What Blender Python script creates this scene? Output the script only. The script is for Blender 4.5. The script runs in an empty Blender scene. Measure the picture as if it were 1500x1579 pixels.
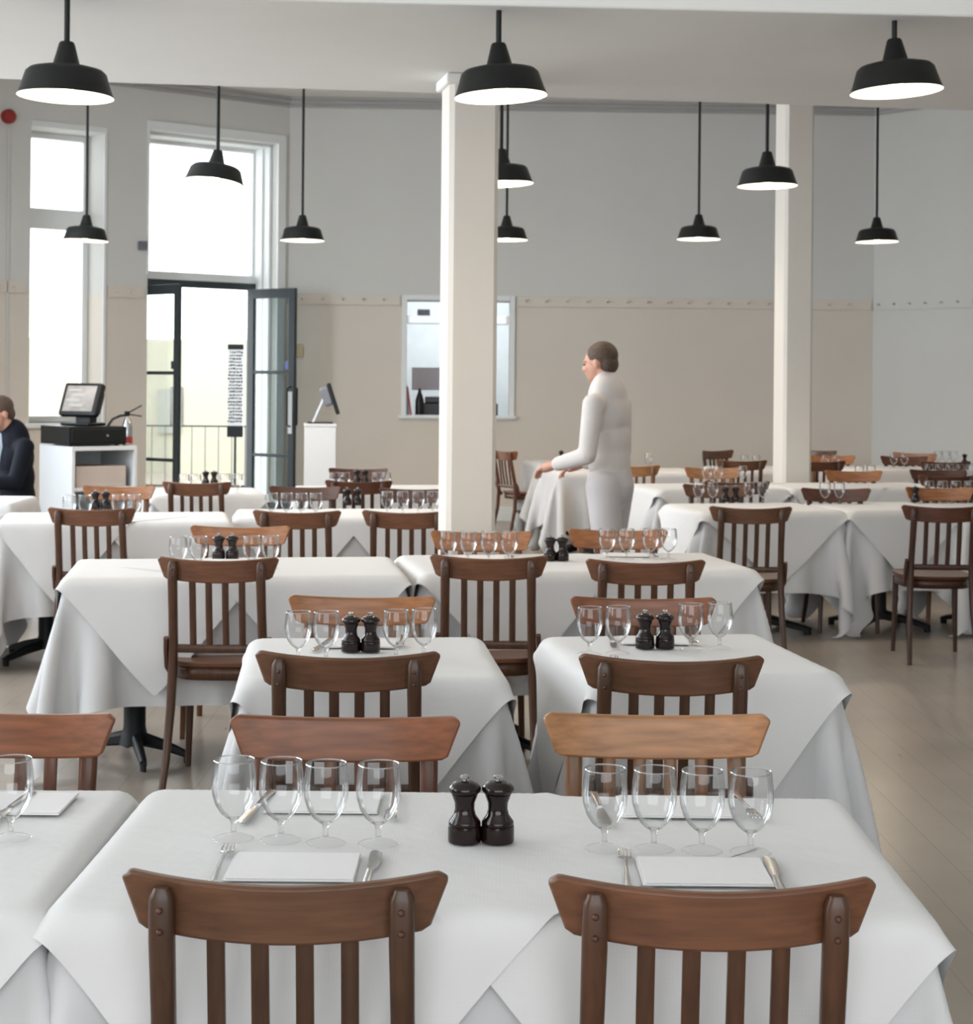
import bpy, bmesh, math, random
import numpy as np
from mathutils import Vector, Matrix, Euler

random.seed(7)
S = bpy.context.scene
COL = S.collection
PI = math.pi

# ------------------------------------------------------------------ camera
F = 2600.0; CX = 750.0; HY = 590.0; TH = 0.0090; CH = 1.5      # focal in px, principal column, horizon row, roll, eye height
cd = bpy.data.cameras.new('camera'); cam = bpy.data.objects.new('camera', cd); COL.objects.link(cam)
cd.sensor_fit = 'HORIZONTAL'; cd.sensor_width = 36.0; cd.lens = F / 1500 * 36
cd.shift_y = -(789.5 - HY) / 1500; cd.clip_end = 200; cd.clip_start = 0.05
c_, s_ = math.cos(TH), math.sin(TH)
m = Matrix(((c_, -s_, 0, 0), (0, 0, -1, 0), (s_, c_, 0, CH), (0, 0, 0, 1)))
cam.matrix_world = m
cd.dof.use_dof = True; cd.dof.focus_distance = 3.0; cd.dof.aperture_fstop = 14
S.camera = cam

# ------------------------------------------------------------------ world, daylight, exposure
S.view_settings.view_transform = 'Standard'; S.view_settings.look = 'None'
S.view_settings.gamma = 1; S.view_settings.use_curve_mapping = False
S.view_settings.exposure = 0.0
w = bpy.data.worlds.new('sky'); S.world = w; w.use_nodes = True
bg = w.node_tree.nodes['Background']; bg.inputs[0].default_value = (0.93, 0.97, 1.0, 1); bg.inputs[1].default_value = 4.5
def area(name, loc, target, sx, sy, power, col):
    l = bpy.data.lights.new(name, 'AREA'); l.shape = 'RECTANGLE'; l.size = sx; l.size_y = sy; l.energy = power; l.color = col
    o = bpy.data.objects.new(name, l); COL.objects.link(o); o.location = loc
    d = Vector(target) - Vector(loc); o.rotation_euler = d.to_track_quat('-Z', 'Y').to_euler(); return o
# daylight entering the tall windows of the long left wall, one lamp per window, and the shopfront behind the camera
for wy, wp in ((1.2, 46), (4.6, 66), (8.0, 110), (11.4, 170)):
    area('window_daylight', (-5.42, wy, 2.45), (0, wy, 1.6), 2.4, 2.9, wp * 1.05, (0.82, 0.91, 1.0))
area('shopfront_daylight', (0.6, -3.9, 2.3), (0.6, 4, 1.3), 6.5, 2.8, 24, (0.93, 0.96, 1.0))

def un(x, y):
    u, v = x - CX, y - HY
    return u * c_ + v * s_, -u * s_ + v * c_
def at_z(x, y, z):
    u, v = un(x, y); d = (CH - z) * F / v
    return Vector((u / F * d, d, z))
def at_d(x, y, d):
    u, v = un(x, y)
    return Vector((u / F * d, d, CH - v / F * d))

# ------------------------------------------------------------------ materials
MATS = {}
def mat(name, col, rough=0.6, metal=0.0, spec=0.5, **k):
    if name in MATS: return MATS[name]
    M = bpy.data.materials.new(name); M.use_nodes = True; nt = M.node_tree
    b = nt.nodes['Principled BSDF']
    b.inputs['Base Color'].default_value = (*col, 1); b.inputs['Roughness'].default_value = rough
    b.inputs['Metallic'].default_value = metal; b.inputs['Specular IOR Level'].default_value = spec
    if 'emit' in k:
        b.inputs['Emission Color'].default_value = (*k['emit'], 1); b.inputs['Emission Strength'].default_value = k.get('es', 1)
    if k.get('coat'): b.inputs['Coat Weight'].default_value = k['coat']; b.inputs['Coat Roughness'].default_value = .15
    tc = nt.nodes.new('ShaderNodeTexCoord'); mp = nt.nodes.new('ShaderNodeMapping'); nt.links.new(tc.outputs['Object'], mp.inputs[0])
    mp.inputs['Scale'].default_value = k.get('scale', (1, 1, 1))
    nz = nt.nodes.new('ShaderNodeTexNoise'); nt.links.new(mp.outputs[0], nz.inputs['Vector'])
    nz.inputs['Scale'].default_value = k.get('ns', 5); nz.inputs['Detail'].default_value = k.get('nd', 3)
    var = k.get('var', 0.04)
    r = nt.nodes.new('ShaderNodeValToRGB'); nt.links.new(nz.outputs['Fac'], r.inputs[0])
    lo = tuple(max(0, c * (1 - var)) for c in col); hi = tuple(min(1, c * (1 + var)) for c in col)
    r.color_ramp.elements[0].position = .3; r.color_ramp.elements[1].position = .7
    r.color_ramp.elements[0].color = (*lo, 1); r.color_ramp.elements[1].color = (*hi, 1)
    nt.links.new(r.outputs[0], b.inputs['Base Color'])
    if k.get('bump'):
        bp = nt.nodes.new('ShaderNodeBump'); bp.inputs['Strength'].default_value = k['bump']; bp.inputs['Distance'].default_value = .002
        nt.links.new(nz.outputs['Fac'], bp.inputs['Height']); nt.links.new(bp.outputs[0], b.inputs['Normal'])
    MATS[name] = M; return M

def wood(name, col, horiz):
    sc = (2.2, 34, 34) if horiz else (34, 34, 2.2)
    return mat(name, col, rough=.38, spec=.35, scale=sc, ns=2.2, nd=6, var=.26, bump=.12, coat=.12)
WT = {}
for key, c in {'mid': (.135, .056, .028), 'red': (.190, .068, .030), 'dark': (.080, .028, .014), 'tan': (.34, .160, .070), 'amber': (.28, .112, .042), 'brown': (.110, .050, .026)}.items():
    WT[key] = (wood('wood_%s_h' % key, c, True), wood('wood_%s_v' % key, tuple(a * .5 for a in c), False))  # vertical-grain copy is the same wood with the slats' shade put into its colour
M_wallup = mat('paint_white', (.64, .635, .61), .8, ns=1.3, var=.02)
M_wall = mat('paint_cream', (.68, .62, .55), .8, ns=1.3, var=.02)
M_trim = mat('paint_gloss_white', (.78, .80, .80), .45, var=.01)
M_ceil = mat('ceiling_paint', (.76, .755, .73), .85, var=.01)
M_lampm = mat('lamp_enamel', (.012, .013, .012), .45, spec=.22, var=.02)
M_lampin = mat('lamp_inner', (.90, .88, .84), .5, var=.01)
M_iron = mat('cast_iron', (.010, .012, .014), .5, spec=.3, ns=30, var=.1)
M_steel = mat('steel', (.46, .475, .50), .22, 1.0, var=.03)
M_mill = mat('mill_wood', (.011, .005, .004), .16, spec=.3, coat=.25, ns=8, var=.2)
M_napkin = mat('napkin_paper', (.76, .75, .75), .85, ns=60, var=.01, bump=.1)
M_black = mat('black_plastic', (.008, .009, .010), .38, spec=.3, var=.05)
M_grey = mat('grey_plastic', (.16, .17, .20), .3, var=.05)
M_white = mat('white_laminate', (.64, .66, .68), .4, var=.01)
M_frame = mat('dark_door_paint', (.030, .042, .048), .35, var=.05)
M_red = mat('red_alarm', (.30, .02, .02), .4)
M_board = mat('box_board', (.50, .43, .39), .7, var=.05)
M_skin = mat('skin', (.52, .27, .19), .5, ns=20, var=.05)
M_hair = mat('hair', (.075, .045, .030), .7, ns=80, var=.3, bump=.5)
M_suit = mat('suit_cloth', (.006, .007, .012), .85, spec=.15, ns=60, var=.1)
M_shirt = mat('shirt_white', (.58, .545, .53), .8, ns=12, var=.02)
M_shirtb = mat('shirt_blue', (.42, .50, .62), .8)
M_trous = mat('trousers', (.05, .05, .06), .8)

def linen(name, col):
    M = bpy.data.materials.new(name); M.use_nodes = True; nt = M.node_tree; b = nt.nodes['Principled BSDF']
    b.inputs['Base Color'].default_value = (*col, 1); b.inputs['Roughness'].default_value = .82
    b.inputs['Sheen Weight'].default_value = .1
    tc = nt.nodes.new('ShaderNodeTexCoord'); bp = nt.nodes.new('ShaderNodeBump'); bp.inputs['Distance'].default_value = .0004; bp.inputs['Strength'].default_value = .10
    w1 = nt.nodes.new('ShaderNodeTexWave'); w2 = nt.nodes.new('ShaderNodeTexWave'); w2.bands_direction = 'Z'
    for q in (w1, w2): q.inputs['Scale'].default_value = 55; nt.links.new(tc.outputs['Object'], q.inputs['Vector'])
    ad = nt.nodes.new('ShaderNodeMath'); nt.links.new(w1.outputs['Fac'], ad.inputs[0]); nt.links.new(w2.outputs['Fac'], ad.inputs[1])
    n = nt.nodes.new('ShaderNodeTexNoise'); n.inputs['Scale'].default_value = 7; n.inputs['Detail'].default_value = 3; nt.links.new(tc.outputs['Object'], n.inputs['Vector'])
    b2 = nt.nodes.new('ShaderNodeBump'); b2.inputs['Distance'].default_value = .012; b2.inputs['Strength'].default_value = .5
    nt.links.new(n.outputs['Fac'], b2.inputs['Height']); nt.links.new(ad.outputs[0], bp.inputs['Height']); nt.links.new(b2.outputs[0], bp.inputs['Normal'])
    nt.links.new(bp.outputs[0], b.inputs['Normal']); return M
M_cloth = linen('white_linen', (.56, .56, .565)); M_top = linen('white_overlay_linen', (.64, .635, .63))  # under-cloth darker than the overlay: its shade is put into the colour

def thin_glass(name, tint, lo, hi, rough=0.02):
    M = bpy.data.materials.new(name); M.use_nodes = True; nt = M.node_tree; nt.nodes.clear()
    o = nt.nodes.new('ShaderNodeOutputMaterial'); mx = nt.nodes.new('ShaderNodeMixShader'); t = nt.nodes.new('ShaderNodeBsdfTransparent')
    g = nt.nodes.new('ShaderNodeBsdfGlossy'); g.inputs['Roughness'].default_value = rough
    t.inputs[0].default_value = (*tint, 1)
    lw = nt.nodes.new('ShaderNodeLayerWeight'); lw.inputs[0].default_value = .25
    mr = nt.nodes.new('ShaderNodeMapRange'); mr.inputs['To Min'].default_value = lo; mr.inputs['To Max'].default_value = hi
    nt.links.new(lw.outputs['Fresnel'], mr.inputs[0]); nt.links.new(mr.outputs[0], mx.inputs[0])
    nt.links.new(t.outputs[0], mx.inputs[1]); nt.links.new(g.outputs[0], mx.inputs[2]); nt.links.new(mx.outputs[0], o.inputs[0]); return M
M_glass = thin_glass('wine_glass_bowl', (.965, .97, .97), .03, .75)
M_pane = thin_glass('window_glass', (.98, .99, .99), .02, .5)
M_foot = thin_glass('wine_glass_foot', (.985, .985, .985), .03, .22, .06)
M_leafpane = thin_glass('door_glass', (.80, .86, .87), .10, .8)
def solid_glass():
    M = bpy.data.materials.new('wine_glass_stem'); M.use_nodes = True; nt = M.node_tree; nt.nodes.clear()
    o = nt.nodes.new('ShaderNodeOutputMaterial'); mx = nt.nodes.new('ShaderNodeMixShader'); t = nt.nodes.new('ShaderNodeBsdfTransparent')
    g = nt.nodes.new('ShaderNodeBsdfGlass'); g.inputs['Roughness'].default_value = .0; g.inputs['IOR'].default_value = 1.45
    mx.inputs[0].default_value = .35; t.inputs[0].default_value = (.97, .97, .97, 1)
    nt.links.new(t.outputs[0], mx.inputs[1]); nt.links.new(g.outputs[0], mx.inputs[2]); nt.links.new(mx.outputs[0], o.inputs[0]); return M
M_stem = solid_glass()

def floor_mat():
    M = bpy.data.materials.new('painted_floorboards'); M.use_nodes = True; nt = M.node_tree; b = nt.nodes['Principled BSDF']
    tc = nt.nodes.new('ShaderNodeTexCoord'); mp = nt.nodes.new('ShaderNodeMapping'); mp.inputs['Rotation'].default_value = (0, 0, PI / 2 - .012)
    nt.links.new(tc.outputs['Object'], mp.inputs[0])
    br = nt.nodes.new('ShaderNodeTexBrick'); br.inputs['Scale'].default_value = 1; br.inputs['Brick Width'].default_value = 2.6; br.inputs['Row Height'].default_value = .14
    br.inputs['Mortar Size'].default_value = .0022; br.inputs['Mortar Smooth'].default_value = .5
    br.inputs['Color1'].default_value = (.42, .36, .305, 1); br.inputs['Color2'].default_value = (.405, .35, .295, 1); br.inputs['Mortar'].default_value = (.33, .28, .24, 1)
    nt.links.new(mp.outputs[0], br.inputs['Vector'])
    n = nt.nodes.new('ShaderNodeTexNoise'); n.inputs['Scale'].default_value = 1.4; n.inputs['Detail'].default_value = 5; nt.links.new(tc.outputs['Object'], n.inputs['Vector'])
    mx = nt.nodes.new('ShaderNodeMixRGB'); mx.blend_type = 'MULTIPLY'; mx.inputs[0].default_value = .35
    nt.links.new(br.outputs['Color'], mx.inputs[1]); nt.links.new(n.outputs['Fac'], mx.inputs[2])
    # small dark scuffs along the boards
    m2 = nt.nodes.new('ShaderNodeMapping'); m2.inputs['Scale'].default_value = (60, 5, 1); nt.links.new(tc.outputs['Object'], m2.inputs[0])
    n2 = nt.nodes.new('ShaderNodeTexNoise'); n2.inputs['Scale'].default_value = 1; n2.inputs['Detail'].default_value = 2; nt.links.new(m2.outputs[0], n2.inputs['Vector'])
    rp = nt.nodes.new('ShaderNodeValToRGB'); rp.color_ramp.elements[0].position = .74; rp.color_ramp.elements[1].position = .80
    nt.links.new(n2.outputs['Fac'], rp.inputs[0])
    m3 = nt.nodes.new('ShaderNodeMixRGB'); m3.inputs[2].default_value = (.10, .08, .06, 1); nt.links.new(rp.outputs[0], m3.inputs[0]); nt.links.new(mx.outputs[0], m3.inputs[1])
    nt.links.new(m3.outputs[0], b.inputs['Base Color'])
    b.inputs['Roughness'].default_value = .26
    bp = nt.nodes.new('ShaderNodeBump'); bp.inputs['Strength'].default_value = .25; bp.inputs['Distance'].default_value = .004
    nt.links.new(n.outputs['Fac'], bp.inputs['Height']); nt.links.new(bp.outputs[0], b.inputs['Normal'])
    return M
M_floor = floor_mat()

# ------------------------------------------------------------------ mesh helpers
def add_box(bm, c, s, R=None):
    r = bmesh.ops.create_cube(bm, size=1)['verts']
    Mx = Matrix.Translation(Vector(c)) @ (R.to_4x4() if R else Matrix.Identity(4)) @ Matrix.Diagonal((*s, 1))
    bmesh.ops.transform(bm, matrix=Mx, verts=r); return r
def box_mm(bm, a, b):
    return add_box(bm, [(a[i] + b[i]) / 2 for i in range(3)], [abs(b[i] - a[i]) for i in range(3)])
def add_lathe(bm, prof, seg=24, off=(0, 0, 0), capb=False, capt=False):
    rings = []
    for r, z in prof:
        if r < 1e-6: rings.append([bm.verts.new((off[0], off[1], off[2] + z))])
        else: rings.append([bm.verts.new((off[0] + r * math.cos(2 * PI * i / seg), off[1] + r * math.sin(2 * PI * i / seg), off[2] + z)) for i in range(seg)])
    for a, b in zip(rings, rings[1:]):
        for i in range(seg):
            j = (i + 1) % seg
            if len(a) == 1 and len(b) == 1: continue
            if len(a) == 1: bm.faces.new((a[0], b[j], b[i]))
            elif len(b) == 1: bm.faces.new((a[i], a[j], b[0]))
            else: bm.faces.new((a[i], a[j], b[j], b[i]))
    if capb and len(rings[0]) > 1: bm.faces.new(rings[0][::-1])
    if capt and len(rings[-1]) > 1: bm.faces.new(rings[-1])
    return [v for r_ in rings for v in r_]
def add_sweep(bm, pts, w, t=None, seg=8, up=(0, 1, 0)):
    """tube with elliptical section: w,t = lists of half sizes (w across, t along 'up')"""
    n = len(pts); pts = [Vector(p) for p in pts]
    w = w if isinstance(w, (list, tuple)) else [w] * n
    t = w if t is None else (t if isinstance(t, (list, tuple)) else [t] * n)
    rings = []
    for i, p in enumerate(pts):
        d = (pts[min(i + 1, n - 1)] - pts[max(i - 1, 0)]).normalized()
        u = Vector(up); u = (u - d * u.dot(d))
        if u.length < 1e-4: u = Vector((1, 0, 0)) - d * d.x
        u.normalize(); v = d.cross(u)
        ring = []
        for k in range(seg):
            a = 2 * PI * (k + .5) / seg
            ca, sa = math.cos(a), math.sin(a)
            e = .6
            ca = math.copysign(abs(ca) ** e, ca); sa = math.copysign(abs(sa) ** e, sa)
            ring.append(bm.verts.new(p + v * (w[i] * ca) + u * (t[i] * sa)))
        rings.append(ring)
    for a, b in zip(rings, rings[1:]):
        for k in range(seg):
            j = (k + 1) % seg; bm.faces.new((a[k], a[j], b[j], b[k]))
    bm.faces.new(rings[0][::-1]); bm.faces.new(rings[-1])
def add_ell(bm, c, r, R=None, u=20, v=14):
    q = bmesh.ops.create_uvsphere(bm, u_segments=u, v_segments=v, radius=1)['verts']
    Mx = Matrix.Translation(Vector(c)) @ (R.to_4x4() if R else Matrix.Identity(4)) @ Matrix.Diagonal((*r, 1))
    bmesh.ops.transform(bm, matrix=Mx, verts=q); return q
def NB(): return bmesh.new()
def obj(name, bm, mt, parent=None, smooth=True, bevel=0, loc=None, kind=None, angle=40):
    bmesh.ops.recalc_face_normals(bm, faces=bm.faces)
    me = bpy.data.meshes.new(name); bm.to_mesh(me); bm.free()
    me.materials.append(mt)
    if smooth:
        me.polygons.foreach_set('use_smooth', [True] * len(me.polygons))
        me.set_sharp_from_angle(angle=math.radians(angle))
    o = bpy.data.objects.new(name, me); COL.objects.link(o)
    if parent: o.parent = parent
    if loc: o.location = loc
    if bevel:
        b = o.modifiers.new('bevel', 'BEVEL'); b.width = bevel; b.segments = 2; b.limit_method = 'ANGLE'; b.angle_limit = math.radians(40)
    if kind: o['kind'] = kind
    return o
def tag(o, label, cat, group=None):
    o['label'] = label; o['category'] = cat
    if group: o['group'] = group
    return o
def thing(name, label, cat, loc=(0, 0, 0), rz=0, group=None):
    o = bpy.data.objects.new(name, None); COL.objects.link(o); o.location = loc; o.rotation_euler = (0, 0, rz)
    o.empty_display_size = .05
    return tag(o, label, cat, group)
def struct(name, bm, mt, parent=None, **k):
    o = obj(name, bm, mt, parent, smooth=k.pop('smooth', False), **k)
    if not parent: o['kind'] = 'structure'
    return o
def copy_tree(o, parent=None):
    c = o.copy(); COL.objects.link(c); c.parent = parent
    for ch in list(o.children): copy_tree(ch, c)
    return c
ALLPROTO = []

# ------------------------------------------------------------------ room shell
ZC = 4.56
YB = 18.2
def RZ(a): return Matrix.Rotation(a, 3, 'Z')
bm = NB(); box_mm(bm, (-6.6, -4.2, -.2), (8.2, 30, 0)); struct('floor', bm, M_floor)
bm = NB(); box_mm(bm, (-5.8, -4.2, ZC), (8.2, 19.2, ZC + .2)); struct('ceiling', bm, M_ceil)

# back wall, turned slightly (its right end a little further away)
AB = math.radians(2.0)
Cc = at_d(443, 590, YB); C0 = Vector((Cc.x, Cc.y, 0))           # corner of door wall and back wall
bw = bpy.data.objects.new('wall_back', None)
def wall_mesh(length, z1, thick, holes, zsplit):
    """wall along +X from 0..length, room side at y=0, outside at y=thick; holes (x0,x1,z0,z1)"""
    lo, hi = NB(), NB()
    xs = sorted({0, length} | {h[0] for h in holes} | {h[1] for h in holes})
    zs = sorted({0, z1, zsplit} | {h[2] for h in holes} | {h[3] for h in holes})
    for a, b in zip(xs, xs[1:]):
        for c, d in zip(zs, zs[1:]):
            mx, mz = (a + b) / 2, (c + d) / 2
            if any(h[0] < mx < h[1] and h[2] < mz < h[3] for h in holes): continue
            box_mm(lo if mz < zsplit else hi, (a, 0, c), (b, thick, d))
    for q in (lo, hi):
        bmesh.ops.remove_doubles(q, verts=q.verts, dist=1e-5)
        # drop inner coincident faces
        seen = {}
        for f in q.faces: seen.setdefault(tuple(round(v, 4) for v in f.calc_center_median()), []).append(f)
        bmesh.ops.delete(q, geom=[f for fs in seen.values() if len(fs) > 1 for f in fs], context='FACES_ONLY')
    return lo, hi
def place(o, loc, rz): o.location = loc; o.rotation_euler = (0, 0, rz)
ZR = 2.36
def bt(px):   # distance along back wall of a pixel column
    r = (px - CX) / F; return (r * C0.y - C0.x) / (math.cos(AB) - r * math.sin(AB))
def bz(px, y):
    t = bt(px); d = C0.y + t * math.sin(AB); return at_d(px, y, d).z
hx0, hx1 = bt(626), bt(786); hz0, hz1 = bz(700, 641), bz(700, 464)
Lb = bt(1345)
lo, hi = wall_mesh(Lb, ZC, .30, [(hx0, hx1, hz0, hz1)], ZR)
wb = struct('wall_back', lo, M_wall); place(wb, C0, AB)
wb2 = struct('trim_1', hi, M_wallup); place(wb2, C0, AB); wb2.name = 'wall_back_upper'
# right wall
C1 = C0 + Vector((math.cos(AB), math.sin(AB), 0)) * Lb
AR = math.radians(-50)
lo, hi = wall_mesh(5.2, ZC, .30, [], ZR)
o = struct('wall_right', lo, M_wallup); place(o, C1, AR)
o = struct('wall_right_upper', hi, M_wallup); place(o, C1, AR)
C2 = C1 + Vector((math.cos(AR), math.sin(AR), 0)) * 5.2
bm = NB(); box_mm(bm, (C2.x, -4.2, 0), (C2.x + .3, C2.y + .1, ZC)); struct('wall_right_side', bm, M_wallup)
# wall behind the camera with a wide shopfront opening
bm = NB()
for a, b in (((-5.8, 0), (-3.2, ZC)), ((4.4, 0), (8.2, ZC)), ((-3.2, 0), (4.4, .7)), ((-3.2, 3.8), (4.4, ZC))): box_mm(bm, (a[0], -4.2, a[1]), (b[0], -3.95, b[1]))
struct('wall_front', bm, M_wallup)

# door wall (oblique, left)
AD = math.radians(38)
dirD = Vector((-math.cos(AD), -math.sin(AD), 0)); outD = Vector((-math.sin(AD), math.cos(AD), 0))
def dt(px):
    r = (px - CX) / F; return (C0.x - r * C0.y) / (math.cos(AD) - math.sin(AD) * r)
LD = 4.3
# local frame of the door wall: origin at its far left end, +X running to the corner, room side y=0, outside +y
OD = C0 + dirD * LD; RD = AD
def dx(px): return LD - dt(px)
def dzz(px, y): return at_d(px, y, C0.y - dt(px) * math.sin(AD)).z
w1 = (dx(45), dx(157), dzz(100, 652), dzz(100, 200))
d1 = (dx(226), dx(424), 0, dzz(330, 212))
lo, hi = wall_mesh(LD, ZC, .52, [w1, d1], ZR)
o = struct('wall_left', lo, M_wall); place(o, OD, RD)
o = struct('wall_left_upper', hi, M_wallup); place(o, OD, RD)
# long left wall towards the camera with tall windows
XL = OD.x
bm = NB(); ys = [-4.2]
for wy in (1.2, 4.6, 8.0, 11.4):
    box_mm(bm, (-5.8, ys[-1], 0), (-5.3, wy - 1.2, ZC)); ys.append(wy + 1.2)
    box_mm(bm, (-5.8, wy - 1.2, 0), (-5.3, wy + 1.2, 1.0)); box_mm(bm, (-5.8, wy - 1.2, 3.9), (-5.3, wy + 1.2, ZC))
box_mm(bm, (-5.8, ys[-1], 0), (-5.3, OD.y + .15, ZC))
if XL > -5.3: pass
struct('wall_left_side', bm, M_wallup)
bm = NB(); box_mm(bm, (-5.8, OD.y - .05, 0), (XL + .1, OD.y + .25, ZC)); struct('wall_left_return', bm, M_wallup)

def dloc(x, y, z):  # door-wall local -> world
    return OD + Matrix.Rotation(RD, 3, 'Z') @ Vector((x, y, z))
# casings and window frame in door wall
def frame_boxes(bm, x0, x1, z0, z1, wd, y0, y1, bottom=True):
    box_mm(bm, (x0, y0, z0), (x0 + wd, y1, z1)); box_mm(bm, (x1 - wd, y0, z0), (x1, y1, z1)); box_mm(bm, (x0 + wd, y0, z1 - wd), (x1 - wd, y1, z1))
    if bottom: box_mm(bm, (x0 + wd, y0, z0), (x1 - wd, y1, z0 + wd))
win = bpy.data.objects.new('window_1', None); COL.objects.link(win); win['kind'] = 'structure'; place(win, OD, RD)
bm = NB(); frame_boxes(bm, w1[0], w1[1], w1[2], w1[3], .06, .34, .42)
zt0, zt1 = dzz(85, 349), dzz(85, 317)
box_mm(bm, (w1[0] + .06, .34, zt0), (w1[1] - .06, .42, zt1))
obj('window_frame', bm, M_trim, win, smooth=False, bevel=.006)
bm = NB(); box_mm(bm, (w1[0], .375, w1[2]), (w1[1], .381, w1[3])); obj('pane', bm, M_pane, win, smooth=False)
bm = NB(); box_mm(bm, (w1[0] - .06, -.05, w1[2] - .05), (w1[1] + .04, .34, w1[2])); obj('window_sill', bm, M_trim, win, smooth=False, bevel=.008)
bm = NB(); box_mm(bm, (w1[0] - .0, -.02, w1[3]), (w1[1] + .03, .012, w1[3] + .06)); box_mm(bm, (w1[1], -.02, w1[2]), (w1[1] + .03, .012, w1[3])); obj('casing', bm, M_trim, win, smooth=False, bevel=.005)
# transom window above the door
zd = dzz(300, 427); zh = d1[3]
w2 = bpy.data.objects.new('window_2', None); COL.objects.link(w2); w2['kind'] = 'structure'; place(w2, OD, RD)
bm = NB(); frame_boxes(bm, d1[0], d1[1], zd, zh, .07, .38, .48); box_mm(bm, (d1[0], .34, zd - .02), (d1[1], .5, zd + .06)); obj('window_frame', bm, M_trim, w2, smooth=False, bevel=.008)
bm = NB(); box_mm(bm, (d1[0], .425, zd), (d1[1], .431, zh)); obj('pane', bm, M_pane, w2, smooth=False)
bm = NB()
box_mm(bm, (d1[1], -.035, 0), (d1[1] + .10, 0, zh + .1)); box_mm(bm, (d1[0], -.035, zh), (d1[1], 0, zh + .1)); box_mm(bm, (d1[0] - .02, -.035, zd), (d1[0], 0, zh + .1))
box_mm(bm, (d1[1] - .03, .10, 0), (d1[1], .38, zh)); box_mm(bm, (d1[0], .10, zh - .03), (d1[1], .38, zh)); box_mm(bm, (d1[1] - .05, .22, 0), (d1[1], .38, zh))
obj('casing', bm, M_trim, w2, smooth=False, bevel=.006)

# door with two leaves, dark green-grey paint
dr = bpy.data.objects.new('door_1', None); COL.objects.link(dr); dr['kind'] = 'structure'; place(dr, OD, RD)
bm = NB(); box_mm(bm, (d1[0], .34, zd - .09), (d1[1] - .04, .46, zd - .02)); box_mm(bm, (d1[0], .34, 0), (d1[0] + .035, .46, zd - .02)); box_mm(bm, (d1[1] - .09, .34, 0), (d1[1] - .04, .46, zd - .02))
obj('door_frame', bm, M_frame, dr, smooth=False, bevel=.004)
def leaf(P, Q, z1, rails, st, handle_side):
    """door leaf from world hinge point P to free edge Q (xy)"""
    P = Vector((P[0], P[1], 0)); Q = Vector((Q[0], Q[1], 0)); L = (Q - P).length; a = math.atan2(Q.y - P.y, Q.x - P.x)
    e = bpy.data.objects.new('door_leaf', None); COL.objects.link(e); e.parent = dr
    e.matrix_parent_inverse = (Matrix.Translation(OD) @ Matrix.Rotation(RD, 4, 'Z')).inverted(); e.location = P; e.rotation_euler = (0, 0, a)
    bm = NB(); t = .022
    box_mm(bm, (0, -t, .02), (st, t, z1)); box_mm(bm, (L - st, -t, .02), (L, t, z1)); box_mm(bm, (st, -t, z1 - .10), (L - st, t, z1)); box_mm(bm, (st, -t, .02), (L - st, t, .22))
    for z in rails: box_mm(bm, (st, -t * .8, z - .018), (L - st, t * .8, z + .018))
    obj('leaf_frame', bm, M_frame, e, smooth=False, bevel=.004)
    bm = NB(); box_mm(bm, (st - .01, -.003, .2), (L - st + .01, .003, z1 - .08)); g = obj('glass', bm, M_leafpane if handle_side else M_pane, e, smooth=False)
    bm = NB()
    for sgn in ((-1, 1)):
        add_sweep(bm, [(L - st * .5, sgn * t, 1.02), (L - st * .5, sgn * .075, 1.04), (L - st * .5, sgn * .075, 1.42), (L - st * .5, sgn * t, 1.44)], .009, seg=8, up=(1, 0, 0))
    obj('door_handle', bm, M_steel if not handle_side else M_iron, e)
    return e, L
YDl = C0.y - dt(228) * math.sin(AD)
pA = dloc(d1[0] + .04, .34, 0); qz = zd - .1
r_ = (277 - CX) / F
dA = 17.05; qA = Vector((r_ * dA, dA, 0))
la, LA = leaf(pA, qA, qz, [at_d(250, 575, 17.2).z, at_d(250, 709, 17.2).z], .075, 0)
pB = dloc(d1[1] - .09, .30, 0)
dB = 17.6; qB = Vector(((455 - CX) / F * dB, dB, 0))
pB = Vector(((383 - CX) / F * 18.0, 18.0, 0)) 
lb, LB = leaf(pB, qB, qz, [at_d(420, 574, 17.8).z, at_d(420, 702, 17.8).z], .085, 1)
bm = NB(); add_box(bm, (LB - .045, -.026, at_d(440, 636, 17.7).z), (.055, .006, .44)); tgp = obj('push_plate', bm, M_white, lb, smooth=False); tgp['label'] = 'white plate on the stile'
bm = NB(); add_box(bm, (LB - .11, -.006, at_d(437, 563, 17.7).z), (.05, .003, .08)); obj('sticker', bm, mat('sticker_blue', (.12, .15, .45), .5), lb, smooth=False)
bm = NB(); add_box(bm, (LA - .10, -.006, at_d(262, 563, 17.2).z), (.05, .003, .08)); obj('sticker', bm, mat('sticker_dark', (.04, .04, .10), .5), la, smooth=False)

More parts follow.
